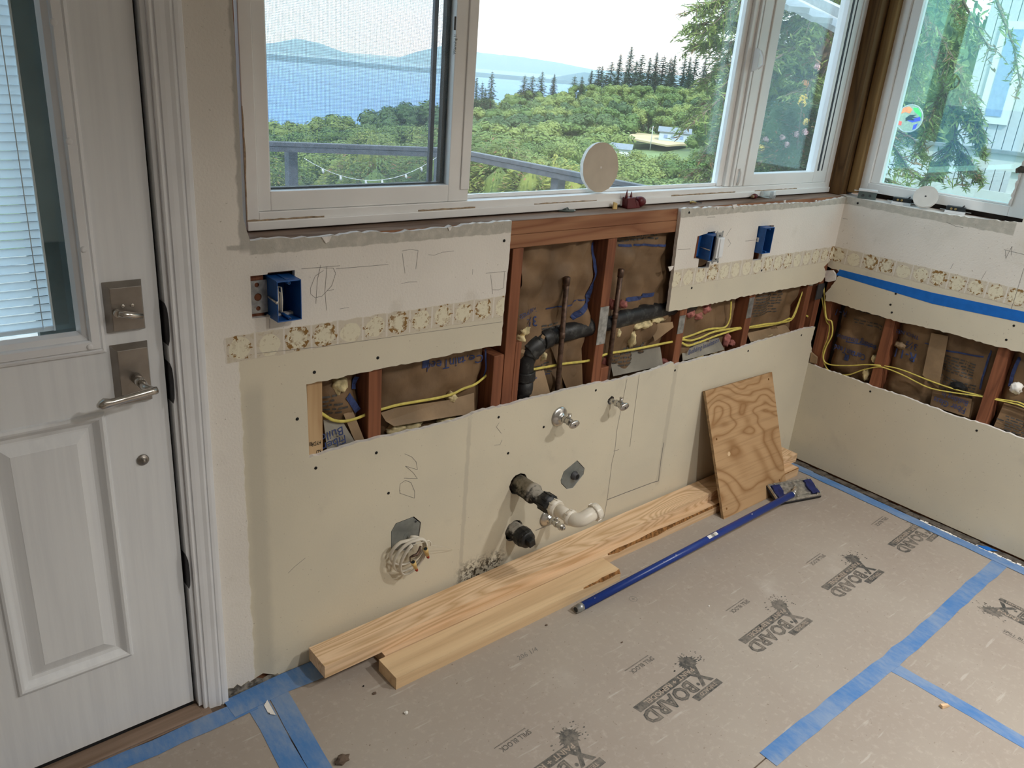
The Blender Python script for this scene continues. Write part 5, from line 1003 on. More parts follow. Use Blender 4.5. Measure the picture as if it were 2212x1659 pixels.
def device(label,c,ang,body,face,h,upside):
    d_=thing('receptacle',label,'receptacle',c,'loose receptacles on the right window sill'); ca,sa=math.cos(ang),math.sin(ang); Q=lambda a,b,z:(c[0]+a*ca-b*sa,c[1]+a*sa+b*ca,c[2]+z)
    def bx_(m,a0,a1,b0,b1,z0,z1): return m.hexa([Q(a0,b0,z0),Q(a1,b0,z0),Q(a1,b1,z0),Q(a0,b1,z0)],[Q(a0,b0,z1),Q(a1,b0,z1),Q(a1,b1,z1),Q(a0,b1,z1)])
    if upside:
        bx_(MB(),-.034,.034,-.0165,.0165,0,.010).build('receptacle_face',M[face],d_,bevel=.0015)
        bx_(MB(),-.032,.032,-.0155,.0155,.0102,.0255).build('receptacle_body',M[body],d_,bevel=.002)
        bx_(MB(),-.052,.052,-.007,.007,.0085,.010).build('mounting_strap',M['galv'],d_)
        for a in (-.014,.0):
            p_=Q(a,-.0155,.017); n=Vector(Q(0,-1,0))-Vector(Q(0,0,0)); MB().lathe(p_,n,[(0,.0042),(.003,.004),(.0035,.002)],10).build('terminal_screw',M['brass'],d_)
        MB().tube([Q(.02,0,.025),Q(.026,-.003,.032)],.0025,6).build('ground_screw',M['darkmetal'],d_)
    else:
        bx_(MB(),-.033,.033,-.016,.016,0,.028).build('receptacle_body',M[body],d_,bevel=.002)
        bx_(MB(),-.035,.035,-.018,.018,.0282,.036).build('receptacle_face',M[face],d_,bevel=.0015)
        bx_(MB(),-.05,.05,-.008,.008,.0265,.0281).build('mounting_strap',M['device'],d_)
        for a in (-.016,.010):
            p_=Q(a,-.0162,.013); n=Vector(Q(0,-1,0))-Vector(Q(0,0,0)); MB().lathe(p_,n,[(0,.0045),(.002,.004)],10).build('terminal_screw',M['darkmetal'],d_)
device('loose receptacle with its white face up, nearest the room corner',(2.162,-.068,1.158),math.radians(-62),'devgray','device',.03,False)
device('loose dark backed receptacle lying face down left of the small drywall cutout',(2.178,-.200,1.158),math.radians(-70),'devdark','device',.03,True)
device('loose dark backed receptacle lying face down right of the small drywall cutout',(2.200,-.392,1.158),math.radians(-74),'devdark','device',.03,True)

# ================= outside =================
# deck and railing
tag(MB().box(-3.2,3.1,.2,5.3,-.12,-.04).build('deck',M['deck']),kind='structure')
rl=thing('deck_railing','dark grey metal deck railing with posts outside the big window','railing',(2.8,3.5,-.04))
A_=Vector((-.6,4.62,.9));B_=Vector((2.835,3.555,.9));C_=Vector((3.03,1.0,.9))
def rail(m,a,b,wd,ht): d=(b-a); n=Vector((-d.y,d.x,0)).normalized(); return m.obox((a+b)/2-Vector((0,0,ht/2)),d/2,n*wd/2,(0,0,ht/2))
for a,b in ((A_,B_),(B_,C_)):
    rail(MB(),a,b,.055,.03).build('top_rail',M['railgray'],rl,bevel=.004); rail(MB(),a-Vector((0,0,.032)),b-Vector((0,0,.032)),.04,.035).build('under_rail',M['railgray'],rl)
    rail(MB(),a-Vector((0,0,.86)),b-Vector((0,0,.86)),.05,.03).build('bottom_rail',M['railgray'],rl)
for (x,y) in ((1.7088,4.0401),(2.8865,3.8262),(2.9585,2.518),(.2,4.37)): MB().box(x-.035,x+.035,y-.035,y+.035,-.04,.872).build('rail_post',M['railgray'],rl)
MB().box(B_.x-.05,B_.x+.05,B_.y-.05,B_.y+.05,.9,.915).build('post_cap',M['railgray'],rl)
sl=thing('string_lights','thin white string lights hanging between the deck railing posts','string lights',(2.1,3.5,.7))
a=Vector((*(1.5976,3.6544),.83));b=Vector((*(2.6796,3.6357),.83)); pts=[a.lerp(b,i/16)-Vector((0,.05,.16*(1-((i-8)/8)**2))) for i in range(17)]
MB().tube(pts,.0022,5).build('wire',M['white'],sl)
for i in (2,4,7,9,12,14): MB().lathe(pts[i],(.2,0,-1),[(0,.006),(.02,.009),(.034,.003)],8).build('bulb',M['white'],sl)
# ---- sea, islands, mountains ----
tag(MB().box(-9000,16000,350,12000,-61,-60).build('sea',M['water'],recalc=True),kind='structure')
def ridge(name,pts,depth,mat,seed,base=-60):
    m=MB(); P=[]
    for i in range(len(pts)-1):
        a,b=Vector(pts[i]),Vector(pts[i+1])
        for k in range(10): P.append(a.lerp(b,k/10))
    P.append(Vector(pts[-1])); rows=[]
    for i,q in enumerate(P):
        d=Vector((q.x,q.y,0)).normalized(); h=q.z-base; row=[]
        for j in range(9):
            t_=j/8; off=(t_-.5)*2*depth; zz=base+h*(1-abs(t_-.5)*2)**.9*(1+.18*noise.noise(Vector((i*.35,j*.7,seed)))*(0 if j==4 else 1))+ (h*.05*noise.noise(Vector((i*.9,seed,0))) if j==4 else 0)
            row.append((q.x+d.x*off,q.y+d.y*off,zz))
        rows.append(row)
    for r0,r1 in zip(rows[:-1],rows[1:]):
        for j in range(8): m.add([r0[j],r0[j+1],r1[j+1],r1[j]],[(0,1,2,3)],0,True)
    return tag(m.build(name,M[mat]),kind='structure')
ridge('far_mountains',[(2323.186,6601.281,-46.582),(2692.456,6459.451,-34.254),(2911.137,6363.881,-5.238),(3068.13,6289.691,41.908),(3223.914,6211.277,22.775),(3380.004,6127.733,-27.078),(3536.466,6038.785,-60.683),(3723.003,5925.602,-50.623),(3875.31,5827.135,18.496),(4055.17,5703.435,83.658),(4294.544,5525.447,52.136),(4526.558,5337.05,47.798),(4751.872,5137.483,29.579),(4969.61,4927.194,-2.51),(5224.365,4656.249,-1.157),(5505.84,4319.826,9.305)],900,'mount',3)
ridge('island',[(1139.107,3148.415,-43.787),(1286.98,3090.9,-40.815),(1384.091,3048.641,-40.534),(1481.703,3002.405,-40.204),(1586.993,2948.101,-40.794),(1707.052,2880.243,-44.935),(1826.126,2806.26,-45.753),(1957.871,2715.99,-43.461),(2058.312,2640.692,-45.489),(2170.065,2549.666,-46.063),(2278.135,2453.604,-48.225),(2406.727,2327.636,-47.449)],120,'island',5)
ridge('island',[(2906.951,3166.017,-55.551),(2972.803,3104.278,-33.336),(3024.387,3054.053,-16.918),(3070.088,3008.118,-20.417),(3134.833,2940.6,-34.522)],150,'island',9)
# ---- trees ----
def leafquad(m,c,n,l,wd,r,mi=0,along=None):
    n=n.normalized(); u=(along if along is not None else Vector((r.uniform(-1,1),r.uniform(-1,1),r.uniform(-1,1)))); u=(u-n*u.dot(n)); u=u.normalized() if u.length>1e-4 else n.orthogonal().normalized(); w_=n.cross(u)
    m.v+=[tuple(c-u*l),tuple(c+w_*wd),tuple(c+u*l),tuple(c-w_*wd)]; k=len(m.v); m.f.append([k-4,k-3,k-2,k-1]); m.mi.append(mi); m.sm.append(False)
def crown(seed,n,blobs,mat,size,hw=1.0,heart=.8):   # unit tree: height 1, width about .8
    r=random.Random(seed); m=MB(); m.tube([(0,0,0),(0,0,.35),(.02,.01,.6)],[.025,.02,.01],6,1)
    B=[]
    for i in range(blobs):
        a=r.uniform(0,6.28); z=r.uniform(.25,.86); R=.30*hw*math.sin(math.pi*min(1,(z-.1)/.9))**.7*r.uniform(.5,1); B.append((Vector((R*math.cos(a),R*math.sin(a),z)),r.uniform(.11,.19)))
    for i in range(n):
        c,R=r.choice(B); d=Vector((r.gauss(0,1),r.gauss(0,1),r.gauss(.25,1))).normalized(); p=c+d*R*r.uniform(.75,1.05)
        leafquad(m,p,d+Vector((r.uniform(-.6,.6),r.uniform(-.6,.6),r.uniform(-.3,.6))),size*r.uniform(.7,1.4),size*r.uniform(.5,.9),r)
    for c,R in B: # solid heart so that no sky shows through
        m.lathe(c-Vector((0,0,R*.8)),(0,0,1),[(0,.01),(R*.4,R*.9*heart),(R*.8,R*heart),(R*1.2,R*.9*heart),(R*1.6,.01)],7,0,True)
    o=m.build('broadleaf_tree',[M[mat],M['trunk']],recalc=False); return o
def conif(seed,L=26,mat='needle',wd=.19):
    r=random.Random(seed); m=MB(); m.tube([(0,0,0),(0,0,1)],[.016,.002],6,1)
    for i in range(L):
        z=lerp(.10,.985,i/L); R=wd*(1-z)**.8*r.uniform(.7,1.15)+.012; nb=9
        for k in range(nb):
            if r.random()<.12: continue
            a=6.283*k/nb+r.uniform(-.4,.4); d=Vector((math.cos(a),math.sin(a),-.25+r.uniform(-.15,.1))); RR=R*r.uniform(.6,1.2)
            for s in range(5):
                c=Vector((0,0,z))+d*RR*(s+.6)/5; leafquad(m,c+Vector((0,0,-.012*s/5)),Vector((r.uniform(-.5,.5),r.uniform(-.5,.5),1)),RR*.2+.006,RR*.14+.006,r,0,d+Vector((r.uniform(-.5,.5),r.uniform(-.5,.5),0)))
    return m.build('conifer_tree',[M[mat],M['trunk']],recalc=False)
PROTO={'d':[crown(i,1500,13,'leaf',.028,(1,1.15,.9)[i%3]) for i in range(3)],'k':[crown(i+10,1300,12,'leafdark',.028) for i in range(2)],'y':[crown(20,1100,10,'leafyellow',.03)],'n':[crown(41+i,9000,16,'leaf',.0135,1.1,.58) for i in range(2)],'m':[crown(51+i,8000,16,'leafdark',.014,1.1,.6) for i in range(2)],'c':[conif(31),conif(32,30,wd=.15),conif(33,22,wd=.23)]}
USED=set(); BASES=[]; rr=random.Random(11)
LAB={'d':'tree','k':'tree','y':'tree','c':'tree'}
def plant(top,H,kind,label,group,wscale=1):
    p=PROTO[kind][rr.randrange(len(PROTO[kind]))]
    if p.name in USED: o=p.copy(); COL.objects.link(o)
    else: o=p; USED.add(p.name)
    o.location=(top[0],top[1],top[2]-H); o.scale=(H*wscale,H*wscale,H); o.rotation_euler=(0,0,rr.uniform(0,6.28)); BASES.append((top[0],top[1],top[2]-H)); return tag(o,label,'tree',group)
ORD=['leftmost','second from the left','third from the left','fourth from the left','fifth from the left','sixth from the left','seventh from the left','eighth from the left','ninth from the left','tenth from the left','eleventh from the left','twelfth from the left']
def G(L,H,k,lab,grp,ws=1):
    L=sorted(L,key=lambda p:math.atan2(p[0]+.99,p[1]+1.61)); n=len(L)
    for i,t_ in enumerate(L):
        w_=ORD[i] if i<=n//2 else ('rightmost' if i==n-1 else ORD[n-1-i].replace('left','right'))
        plant(t_,H*rr.uniform(.88,1.15),k,lab+', '+w_,grp,ws*rr.uniform(.9,1.15))

G([(403.473,399.906,1.347),(409.797,399.571,4.567),(411.725,398.604,4.628),(395.663,375.057,7.461),(409.516,381.446,12.386),(405.704,369.373,17.312),(422.196,378.642,9.717),(408.67,362.164,13.335),(408.517,355.368,11.498),(416.442,357.184,15.003),(421.275,355.339,13.261),(434.121,360.335,12.774),(435.965,358.785,14.499),(429.904,345.38,13.15),(427.787,339.796,13.898),(442.093,346.481,15.932),(438.614,336.437,14.457),(446.558,333.912,15.39),(456.532,333.087,15.53),(441.344,314.998,15.652),(445.884,308.275,15.409)],24,'c','dark conifer standing on the crest of the wooded hill','conifers on the hill crest',1.49)
G([(357.479,350.327,-3.368),(353.025,337.788,0.131),(373.058,341.636,3.248),(370.098,326.483,2.826),(385.014,329.05,4.111),(391.141,322.779,4.462),(401.283,317.338,6.393),(398.789,304.186,6.529),(413.477,300.224,7.559),(404.061,282.056,8.091)],20,'c','dark conifer just below the crest of the wooded hill','conifers below the hill crest',1.76)
G([(301.991,349.017,-3.943),(305.347,346.406,-3.733),(313.745,348.294,-1.28),(319.418,344.656,-2.303),(325.313,334.61,-2.178),(323.009,326.631,-1.988)],17,'c','lone dark conifer rising from the far treetops against the bay','lone conifers before the bay',1.49)
G([(202.091,252.285,-1.891),(203.472,259.604,-6.011),(200.043,258.995,-4.298),(201.722,255.346,-7.863)],15,'c','slim dark conifer left in the middle window pane before the water','slim conifers before the water',1.22)
G([(300.329,352.852,-12.297),(307.257,347.132,-11.725),(309.117,336.594,-11.343),(316.542,332.651,-10.292),(324.183,330.177,-6.683),(336.687,331.115,-5.917),(305.424,290.909,-4.955),(336.366,310.027,-4.44),(340.208,303.86,-4.629),(344.906,298.251,-3.392),(337.26,282.754,-3.315),(355.469,289.409,-3.036),(352.735,278.141,-2.492),(370.664,283.103,-0.959),(369.747,271.27,-0.624),(350.948,249.395,-0.286),(376.66,259.168,0.371)],13,'d','green broadleaf tree high on the wooded hill','broadleaf trees high on the hill',1.25)
G([(230.087,298.061,-13.151),(239.239,298.106,-13.369),(227.536,272.958,-12.007),(245.324,282.34,-11.256),(249.279,276.646,-11.171),(245.856,262.522,-9.817),(265.925,274.021,-9.535),(265.685,263.896,-9.204),(268.56,257.721,-8.295),(279.158,259.422,-7.84),(285.858,255.112,-7.574),(269.053,232.267,-6.23),(294.546,245.527,-5.774),(308.097,248.875,-5.468),(288.719,224.531,-4.037),(297.859,224.115,-4.139),(309.763,224.6,-3.544),(308.855,218.089,-3.052),(330.763,225.568,-1.862)],13,'d','green broadleaf tree on the upper hill slope','broadleaf trees on the upper slope',1.25)
G([(210.505,266.087,-14.792),(202.967,240.184,-11.885),(222.982,246.538,-11.513),(230.197,239.602,-10.774),(241.621,237.034,-9.373),(236.639,217.913,-8.119),(247.183,213.749,-7.138),(257.355,209.443,-6.386),(259.716,197.825,-4.583),(269.881,190.022,-3.919),(270.143,181.434,-2.89)],14,'k','dark green tree mixed into the upper hill slope','dark trees on the upper slope',1.1)
G([(175.781,227.335,-13.334),(177.003,219.83,-12.893),(192.185,229.027,-13.285),(197.153,225.134,-12.401),(183.802,200.002,-10.913),(211.8,220.152,-12.112),(212.213,212.141,-10.462),(218.753,210.964,-10.663),(206.978,189.995,-8.662),(218.904,193.307,-8.544),(222.441,189.876,-8.094),(219.749,179.92,-7.21),(228.2,180.316,-6.886),(220.384,165.346,-6.475),(236.643,170.626,-5.895),(233.482,161.492,-5.686),(229.611,153.401,-4.845)],12,'d','green broadleaf tree halfway down the hill slope','broadleaf trees halfway down the slope',1.25)
G([(146.188,188.443,-12.856),(150.491,181.382,-11.93),(156.622,177.712,-10.923),(177.937,188.827,-11.403),(181.812,181.717,-10.613),(170.835,161.055,-9.193),(192.915,143.266,-6.35),(199.556,139.922,-5.965),(214.997,143.008,-5.376)],12,'k','dark bushy tree halfway down the hill slope','dark trees halfway down the slope',1.25)
G([(122.658,159.329,-12.064),(139.992,173.797,-13.13),(129.557,152.681,-11.697),(143.401,161.823,-12.464),(138.136,148.505,-10.938),(146.122,150.713,-10.812),(145.581,143.174,-10.539),(148.805,140.19,-9.795),(169.196,124.163,-7.813),(178.975,124.03,-7.906),(169.317,112.751,-6.69)],11,'d','leafy tree on the lower hill slope beside the house','broadleaf trees on the lower slope',1.25)
G([(101.933,132.549,-11.738),(99.347,122.228,-10.61),(105.192,123.615,-10.91),(107.67,120.297,-10.269),(108.001,113.698,-9.76),(105.47,106.273,-8.677),(107.497,103.796,-8.58),(116.197,107.859,-9.211),(136.083,96.153,-8.679),(123.901,83.915,-6.943)],10,'d','leafy tree near the foot of the hill slope','broadleaf trees at the slope foot',1.3)
G([(69.394,89.483,-8.666),(67.889,83.207,-8.069),(73.949,86.38,-8.259),(79.316,87.452,-8.544),(78.374,82.367,-7.74),(79.035,78.589,-7.5),(86.309,81.737,-7.898),(88.83,77.216,-8.454),(92.189,73.06,-8.067),(91.262,65.388,-6.742),(88.846,60.026,-5.857)],9,'n','leafy tree in the valley below the deck','broadleaf trees in the valley',1.3)
G([(58.371,47.617,-5.835),(58.165,46.334,-5.454),(62.02,51.521,-7.052)],6,'y','yellow green tree in the valley near the big conifer','yellow trees in the valley',1.2)
G([(44.118,56.204,-6.161),(44.411,53.624,-5.449),(48.689,55.809,-5.874),(46.095,50.175,-5.278),(46.578,48.101,-5.204),(48.605,47.715,-5.496),(48.814,45.022,-5.165),(49.717,43.571,-4.858),(52.365,44.875,-5.411),(56.665,43.112,-5.142),(55.981,40.442,-4.844),(58.62,40.057,-4.538)],7,'n','light green tree just beyond the deck railing','light trees beyond the railing',1.35)
G([(29.924,23.709,-3.05),(32.657,25.252,-3.437)],5,'y','low yellow green tree behind the deck railing corner','low yellow trees behind the railing',1.3)
G([(30.45,28.43,-3.451),(31.667,28.012,-3.373),(30.71,25.488,-3.186),(32.39,24.149,-3.093),(31.327,21.963,-2.655),(31.696,20.997,-2.435),(28.733,28.609,-3.363)],5,'n','low green tree behind the deck railing','low trees behind the railing',1.4)
G([(76.124,169.355,-15.322),(76.459,164.395,-13.903),(84.56,174.425,-14.031),(81.721,163.04,-12.406),(91.339,173.515,-13.193),(85.925,158.136,-11.41),(86.897,154.855,-11.864),(96.346,167.314,-13.751),(99.765,167.407,-14.169)],10,'d','rounded green tree standing before the sea in the left pane','rounded trees before the sea',1.2)
G([(91.708,149.651,-9.997),(87.979,140.281,-8.605),(91.639,143.039,-7.893),(90.263,137.381,-7.223),(92.535,137.478,-6.777),(94.868,136.285,-7.32),(103.099,143.578,-7.572),(99.939,136.114,-6.434)],11,'k','taller mixed tree standing before the sea beside the sash stile','taller trees before the sea',1.1)
G([(46.911,104.863,-9.927),(52.191,110.015,-9.972),(55.072,110.914,-10.238),(56.185,107.783,-9.687),(56.784,103.838,-8.867),(62.206,108.357,-9.134),(56.833,95.29,-7.763),(63.314,102.306,-8.194),(64.985,100.576,-8.14),(67.24,100.391,-7.639),(66.739,95.242,-7.204),(68.307,92.906,-6.604)],9,'n','green tree behind the deck railing in the left pane','middle trees in the left pane',1.3)
G([(27.414,61.6,-5.789),(30.307,64.78,-6.108),(30.642,61.823,-5.706),(30.097,56.671,-5.09),(33.383,60.362,-5.587),(34.796,59.47,-5.395),(36.992,59.463,-5.498),(38.587,59.503,-5.45),(40.1,58.656,-5.307),(38.389,53.486,-4.843)],7,'n','green tree low behind the deck railing in the left pane','low trees in the left pane',1.4)
G([(25.711,12.066,4.899),(31.428,14.044,4.988),(28.073,11.78,5.035)],15,'m','dense dark tree standing behind the neighbouring deck','dark trees behind the neighbouring deck',.62)

for k,L in PROTO.items():
    for p in L:
        if p.name not in USED: D.objects.remove(p)
# hillside under the trees
H_=[(0,6,-3.2),(3,8,-4),(8,6,-3.5),(-6,8,-4),(12,3,-2.5),(9,-2,-1.5),(5,2,-1.6),(-20,20,-8),(30,25,-9)]+BASES
def ground(x,y):
    sw=sz_=0
    for a,b,c in H_:
        w_=1/((x-a)**2+(y-b)**2+4)**1.5; sw+=w_; sz_+=w_*c
    return sz_/sw
m=MB(); NR_,NA=26,44; v=[]
for i in range(NR_+1):
    d=4.5*(150**(i/NR_)) 
    for j in range(NA+1):
        a=lerp(1.95,-.35,j/NA); x,y=-.99+d*math.cos(a),-1.6+d*math.sin(a); z=ground(x,y)+.4
        sh=max(0,min(1,(a-.74)/.16)); d0=lerp(520,205,sh)
        if a>.74 and d>d0: z=lerp(z,-64,min(1,(d-d0)/70))
        v.append((x,y,min(z,-.4)if d<12 else z))
m.add(v,[(i*(NA+1)+j,i*(NA+1)+j+1,(i+1)*(NA+1)+j+1,(i+1)*(NA+1)+j) for i in range(NR_) for j in range(NA)],0,True)
tag(m.build('hillside',M['ground']),kind='structure')
# distant house, lawn, pole
def gz(p): return Vector(p)
hx=gz((205.417,164.584,-15.464)); fw=Vector((hx.x+.99,hx.y+1.6,0)).normalized(); sd_=Vector((fw.y,-fw.x,0)); up=Vector((0,0,1))
la=[gz((193.059,174.425,-18.594)),gz((188.756,153.376,-17.67)),gz((206.912,157.827,-16.461)),gz((219.746,178.668,-15.746)),gz((212.875,186.767,-16.7))]
tag(MB().prism([[(p.x,p.y) for p in la]],lambda a,b,t:(a,b,hx.z-1.6+t),-.5,0).build('dry_lawn',M['lawn']),kind='structure')
ho=thing('house','distant pale house with a low grey gabled roof on a dry lawn','house',tuple(hx-up*1.6))
def hb_(m,c,a,b,h,u=sd_,f=fw): return m.obox(c,u*a,f*b,up*h)
hb_(MB(),hx-up*.4,4.6,3.4,1.25).build('house_wall',M['hwall'],ho)
m=MB(); 
for s in (-1,1): m.hexa([hx+up*.85-sd_*5.1+fw*s*3.9,hx+up*.85+sd_*5.1+fw*s*3.9,hx+up*2.1+sd_*5.1,hx+up*2.1-sd_*5.1],[q+up*.18 for q in (hx+up*.85-sd_*5.1+fw*s*3.9,hx+up*.85+sd_*5.1+fw*s*3.9,hx+up*2.1+sd_*5.1,hx+up*2.1-sd_*5.1)])
m.build('house_roof',M['roof'],ho)
for k in (-2.6,-.4,2.2): hb_(MB(),hx-fw*3.42+sd_*k-up*.4,.55,.05,.5).build('house_window',M['bluewin'],ho)
h2=gz((109.942,99.354,-11.277)); ho2=thing('house','pale shed roof peeking between trees left of the utility pole','house',tuple(h2))
hb_(MB(),h2-up*.6,1.9,1.6,.8).build('house_wall',M['white'],ho2); m=MB()
for s in (-1,1): m.hexa([h2+up*.1-sd_*2.2+fw*s*2,h2+up*.1+sd_*2.2+fw*s*2,h2+up*.9+sd_*2.2,h2+up*.9-sd_*2.2],[q+up*.1 for q in (h2+up*.1-sd_*2.2+fw*s*2,h2+up*.1+sd_*2.2+fw*s*2,h2+up*.9+sd_*2.2,h2+up*.9-sd_*2.2)])
m.build('house_roof',M['roof'],ho2)
pt=gz((162.928,137.513,-10.528)); po=thing('utility_pole','thin pale utility pole before the distant dry lawn','utility pole',tuple(pt-up*6)); MB().tube([pt-up*6,pt],.10,8).build('pole',M['soffit'],po); hb_(MB(),pt-up*.4,.7,.06,.06).build('cross_arm',M['trunk'],po)
# ---- cedar foliage behind the railing ----
def bush(name,label,c,R,n,mat,l,seed,cat='shrub',group=None,stem=True):
    r=random.Random(seed); t_=thing(name,label,cat,c,group); m=MB(); C0=Vector(c); B=[]
    for i in range(26):
        d=Vector((r.gauss(0,.6),r.gauss(0,.6),r.uniform(0,1))); B.append((C0+Vector((d.x*R[0]*.7,d.y*R[1]*.7,d.z*R[2]*.9)),r.uniform(.25,.45)*min(R)))
    for i in range(n):
        p,q=r.choice(B); d=Vector((r.gauss(0,1),r.gauss(0,1),r.gauss(.1,1))).normalized(); along=Vector((d.x,d.y,-.35)); base=p+d*q
        for s in range(3): leafquad(m,base+along*l*(.9*s)-Vector((0,0,.25*l*s*s)),Vector((r.uniform(-.6,.6),r.uniform(-.6,.6),1)),l*r.uniform(.6,1.1),l*r.uniform(.14,.3),r,0 if r.random()<.93 else 1,along)
    for p,q in B: m.lathe(p-Vector((0,0,q*.7)),(0,0,1),[(0,.01),(q*.35,q*.4),(q*.7,q*.5),(q*1.05,q*.4),(q*1.4,.01)],8,0,True)
    m.build('foliage',[M[mat],M['leafbrown']],t_,recalc=False)['kind']='stuff'
    if stem: MB().tube([C0-Vector((0,0,2.2)),C0+Vector((0,0,R[2]*.6))],[.12,.04],8).build('trunk',M['trunk'],t_)
    return t_
for i,(p,R,n) in enumerate((((4.035,9.284,-1.548),(1.1,1.0,1.4),9000),((4.452,8.518,-1.271),(1.2,1.0,1.5),11000),((4.913,7.669,-1.118),(1.2,1.0,1.5),11000),((5.223,6.852,-1.052),(1.1,1.0,1.6),10000),((5.361,6.112,-0.831),(1.0,1.0,1.3),9000),((5.464,5.359,-0.722),(.9,.9,1.2),8000),((5.536,4.585,-0.6),(.8,.9,1.0),7000))):
    bush('cedar_shrub','feathery cedar foliage growing behind the %s of the deck railing'%('left end','left middle','middle','corner post','right of the corner','right middle','right end')[i],p,R,n,'cedar',.045,40+i,'cedar','cedars behind the deck railing')
# ---- big conifer beside the house ----
def bough(mf,mt,pts,r,spread,n,l,th=.018,brown=.05):
    V=[Vector(p) for p in pts]; 
    mt.tube(V,[lerp(th,.003,i/(len(V)-1)) for i in range(len(V))],5)
    Ls=[(V[i+1]-V[i]).length for i in range(len(V)-1)]; T=sum(Ls)
    for k in range(n):
        t_=T*(k+r.random())/n; i=0
        while i<len(Ls)-1 and t_>Ls[i]: t_-=Ls[i]; i+=1
        p=V[i].lerp(V[i+1],t_/Ls[i]); d=(V[i+1]-V[i]).normalized(); side=d.cross(Vector((r.uniform(-.4,.4),r.uniform(-.4,.4),1))).normalized()*r.choice((-1,1))
        tw=(side+d*.8+Vector((0,0,r.uniform(-.9,.25)))).normalized(); ln=spread*r.uniform(.35,1.0)*(1-.5*(k/n))
        q=p+tw*ln+Vector((0,0,-.18*ln)); 
        if r.random()<.6: mt.tube([p,p+tw*ln*.55,q],[.004,.003,.0015],3,0,False)
        ns=max(3,int(ln/.026)); br=r.random()<brown
        for s in range(ns):
            f=(s+.5)/ns; c=p.lerp(q,f); 
            for e in range(2): leafquad(mf,c+Vector((r.uniform(-1,1),r.uniform(-1,1),r.uniform(-1,1)))*l*.35,Vector((r.uniform(-1,1),r.uniform(-1,1),1)),l*r.uniform(.7,1.2),l*.17,r,1 if br else 0,tw+Vector((r.uniform(-.9,.9),r.uniform(-.9,.9),r.uniform(-.6,.3))))
r=random.Random(21)
tp=Vector((6.055,2.584,1.382)); 
ct=thing('conifer_tree','big drooping conifer close outside the corner between both windows','tree',(tp.x,tp.y,-2.5))
MB().tube([(tp.x,tp.y,-2.5),(tp.x+.05,tp.y,2),(tp.x,tp.y,6)],[.24,.2,.1],10).build('trunk',M['trunk'],ct)
mf,mt=MB(),MB()
lf_=Vector((-.80,.60,0)); 
for z in [(-.2+.24*k) for k in range(24)]:
    for k in range(5):
        a=r.uniform(0,6.283); L=lerp(1.75,1.1,max(0,z)/6)*r.uniform(.6,1.05); d=Vector((math.cos(a),math.sin(a),0)); s=Vector((tp.x,tp.y,z))
        if z<1.0 and d.dot(lf_)>-.2 and r.random()<.8: continue
        bough(mf,mt,[s,s+d*L*.4+Vector((0,0,.12)),s+d*L*.75+Vector((0,0,-.05)),s+d*L+Vector((0,0,-.32))],r,.42,int(46*L),.045)
# limbs reaching into the big window
for k,P in enumerate(([(5.596,2.93,1.993),(5.236,2.919,2),(4.94,2.98,1.98),(4.75,3.059,1.913)],[(5.565,2.974,2.283),(5.111,2.919,2.2),(4.926,2.998,2.118),(4.782,3.018,2.063)],[(5.637,2.869,1.811),(5.356,2.923,1.845),(5.068,2.977,1.841),(4.883,3.053,1.796)],[(5.631,2.878,1.657),(5.349,2.933,1.695),(5.182,2.992,1.626),(5.045,3.008,1.487)],[(5.673,2.816,1.469),(5.393,2.872,1.493),(5.226,2.932,1.424),(5.101,2.934,1.286)],[(5.667,2.825,1.31),(5.395,2.868,1.241),(5.235,2.92,1.095),(5.123,2.904,0.938)],[(5.687,2.794,1.113),(5.429,2.82,1.028),(5.257,2.89,0.879),(5.068,2.977,0.748)],[(5.704,2.769,0.952),(5.456,2.78,0.871),(5.28,2.857,0.761),(5.054,2.996,0.644)],[(5.558,2.984,2.137),(5.381,2.889,1.83),(5.307,2.819,1.53),(5.226,2.761,1.305)])):
    bough(mf,mt,[tuple(tp+Vector((0,0,P[0][2]-tp.z+.15)))]+P,r,.40,150,.042,.02)
mf.build('foliage',[M['nearneedle'],M['leafbrown']],ct,recalc=False)['kind']='stuff'; mt.build('branches',M['trunk'],ct,recalc=False)['kind']='stuff'
mt=MB()
for k in range(46):
    s=Vector((5.657,2.84,1.408))+Vector((r.uniform(-.25,.1),0,r.uniform(-.6,.35))); P=[s]
    d=Vector((-.55,.2,r.uniform(-1.2,-.1))).normalized()
    for i in range(5): P.append(P[-1]+d*.12); d=(d+Vector((r.uniform(-.35,.25),r.uniform(-.2,.2),-.22))).normalized()
    mt.tube(P,[.006,.005,.004,.003,.002,.0012],4,0,False)
mt.build('bare_twigs',M['twig'],ct,recalc=False)['kind']='stuff'
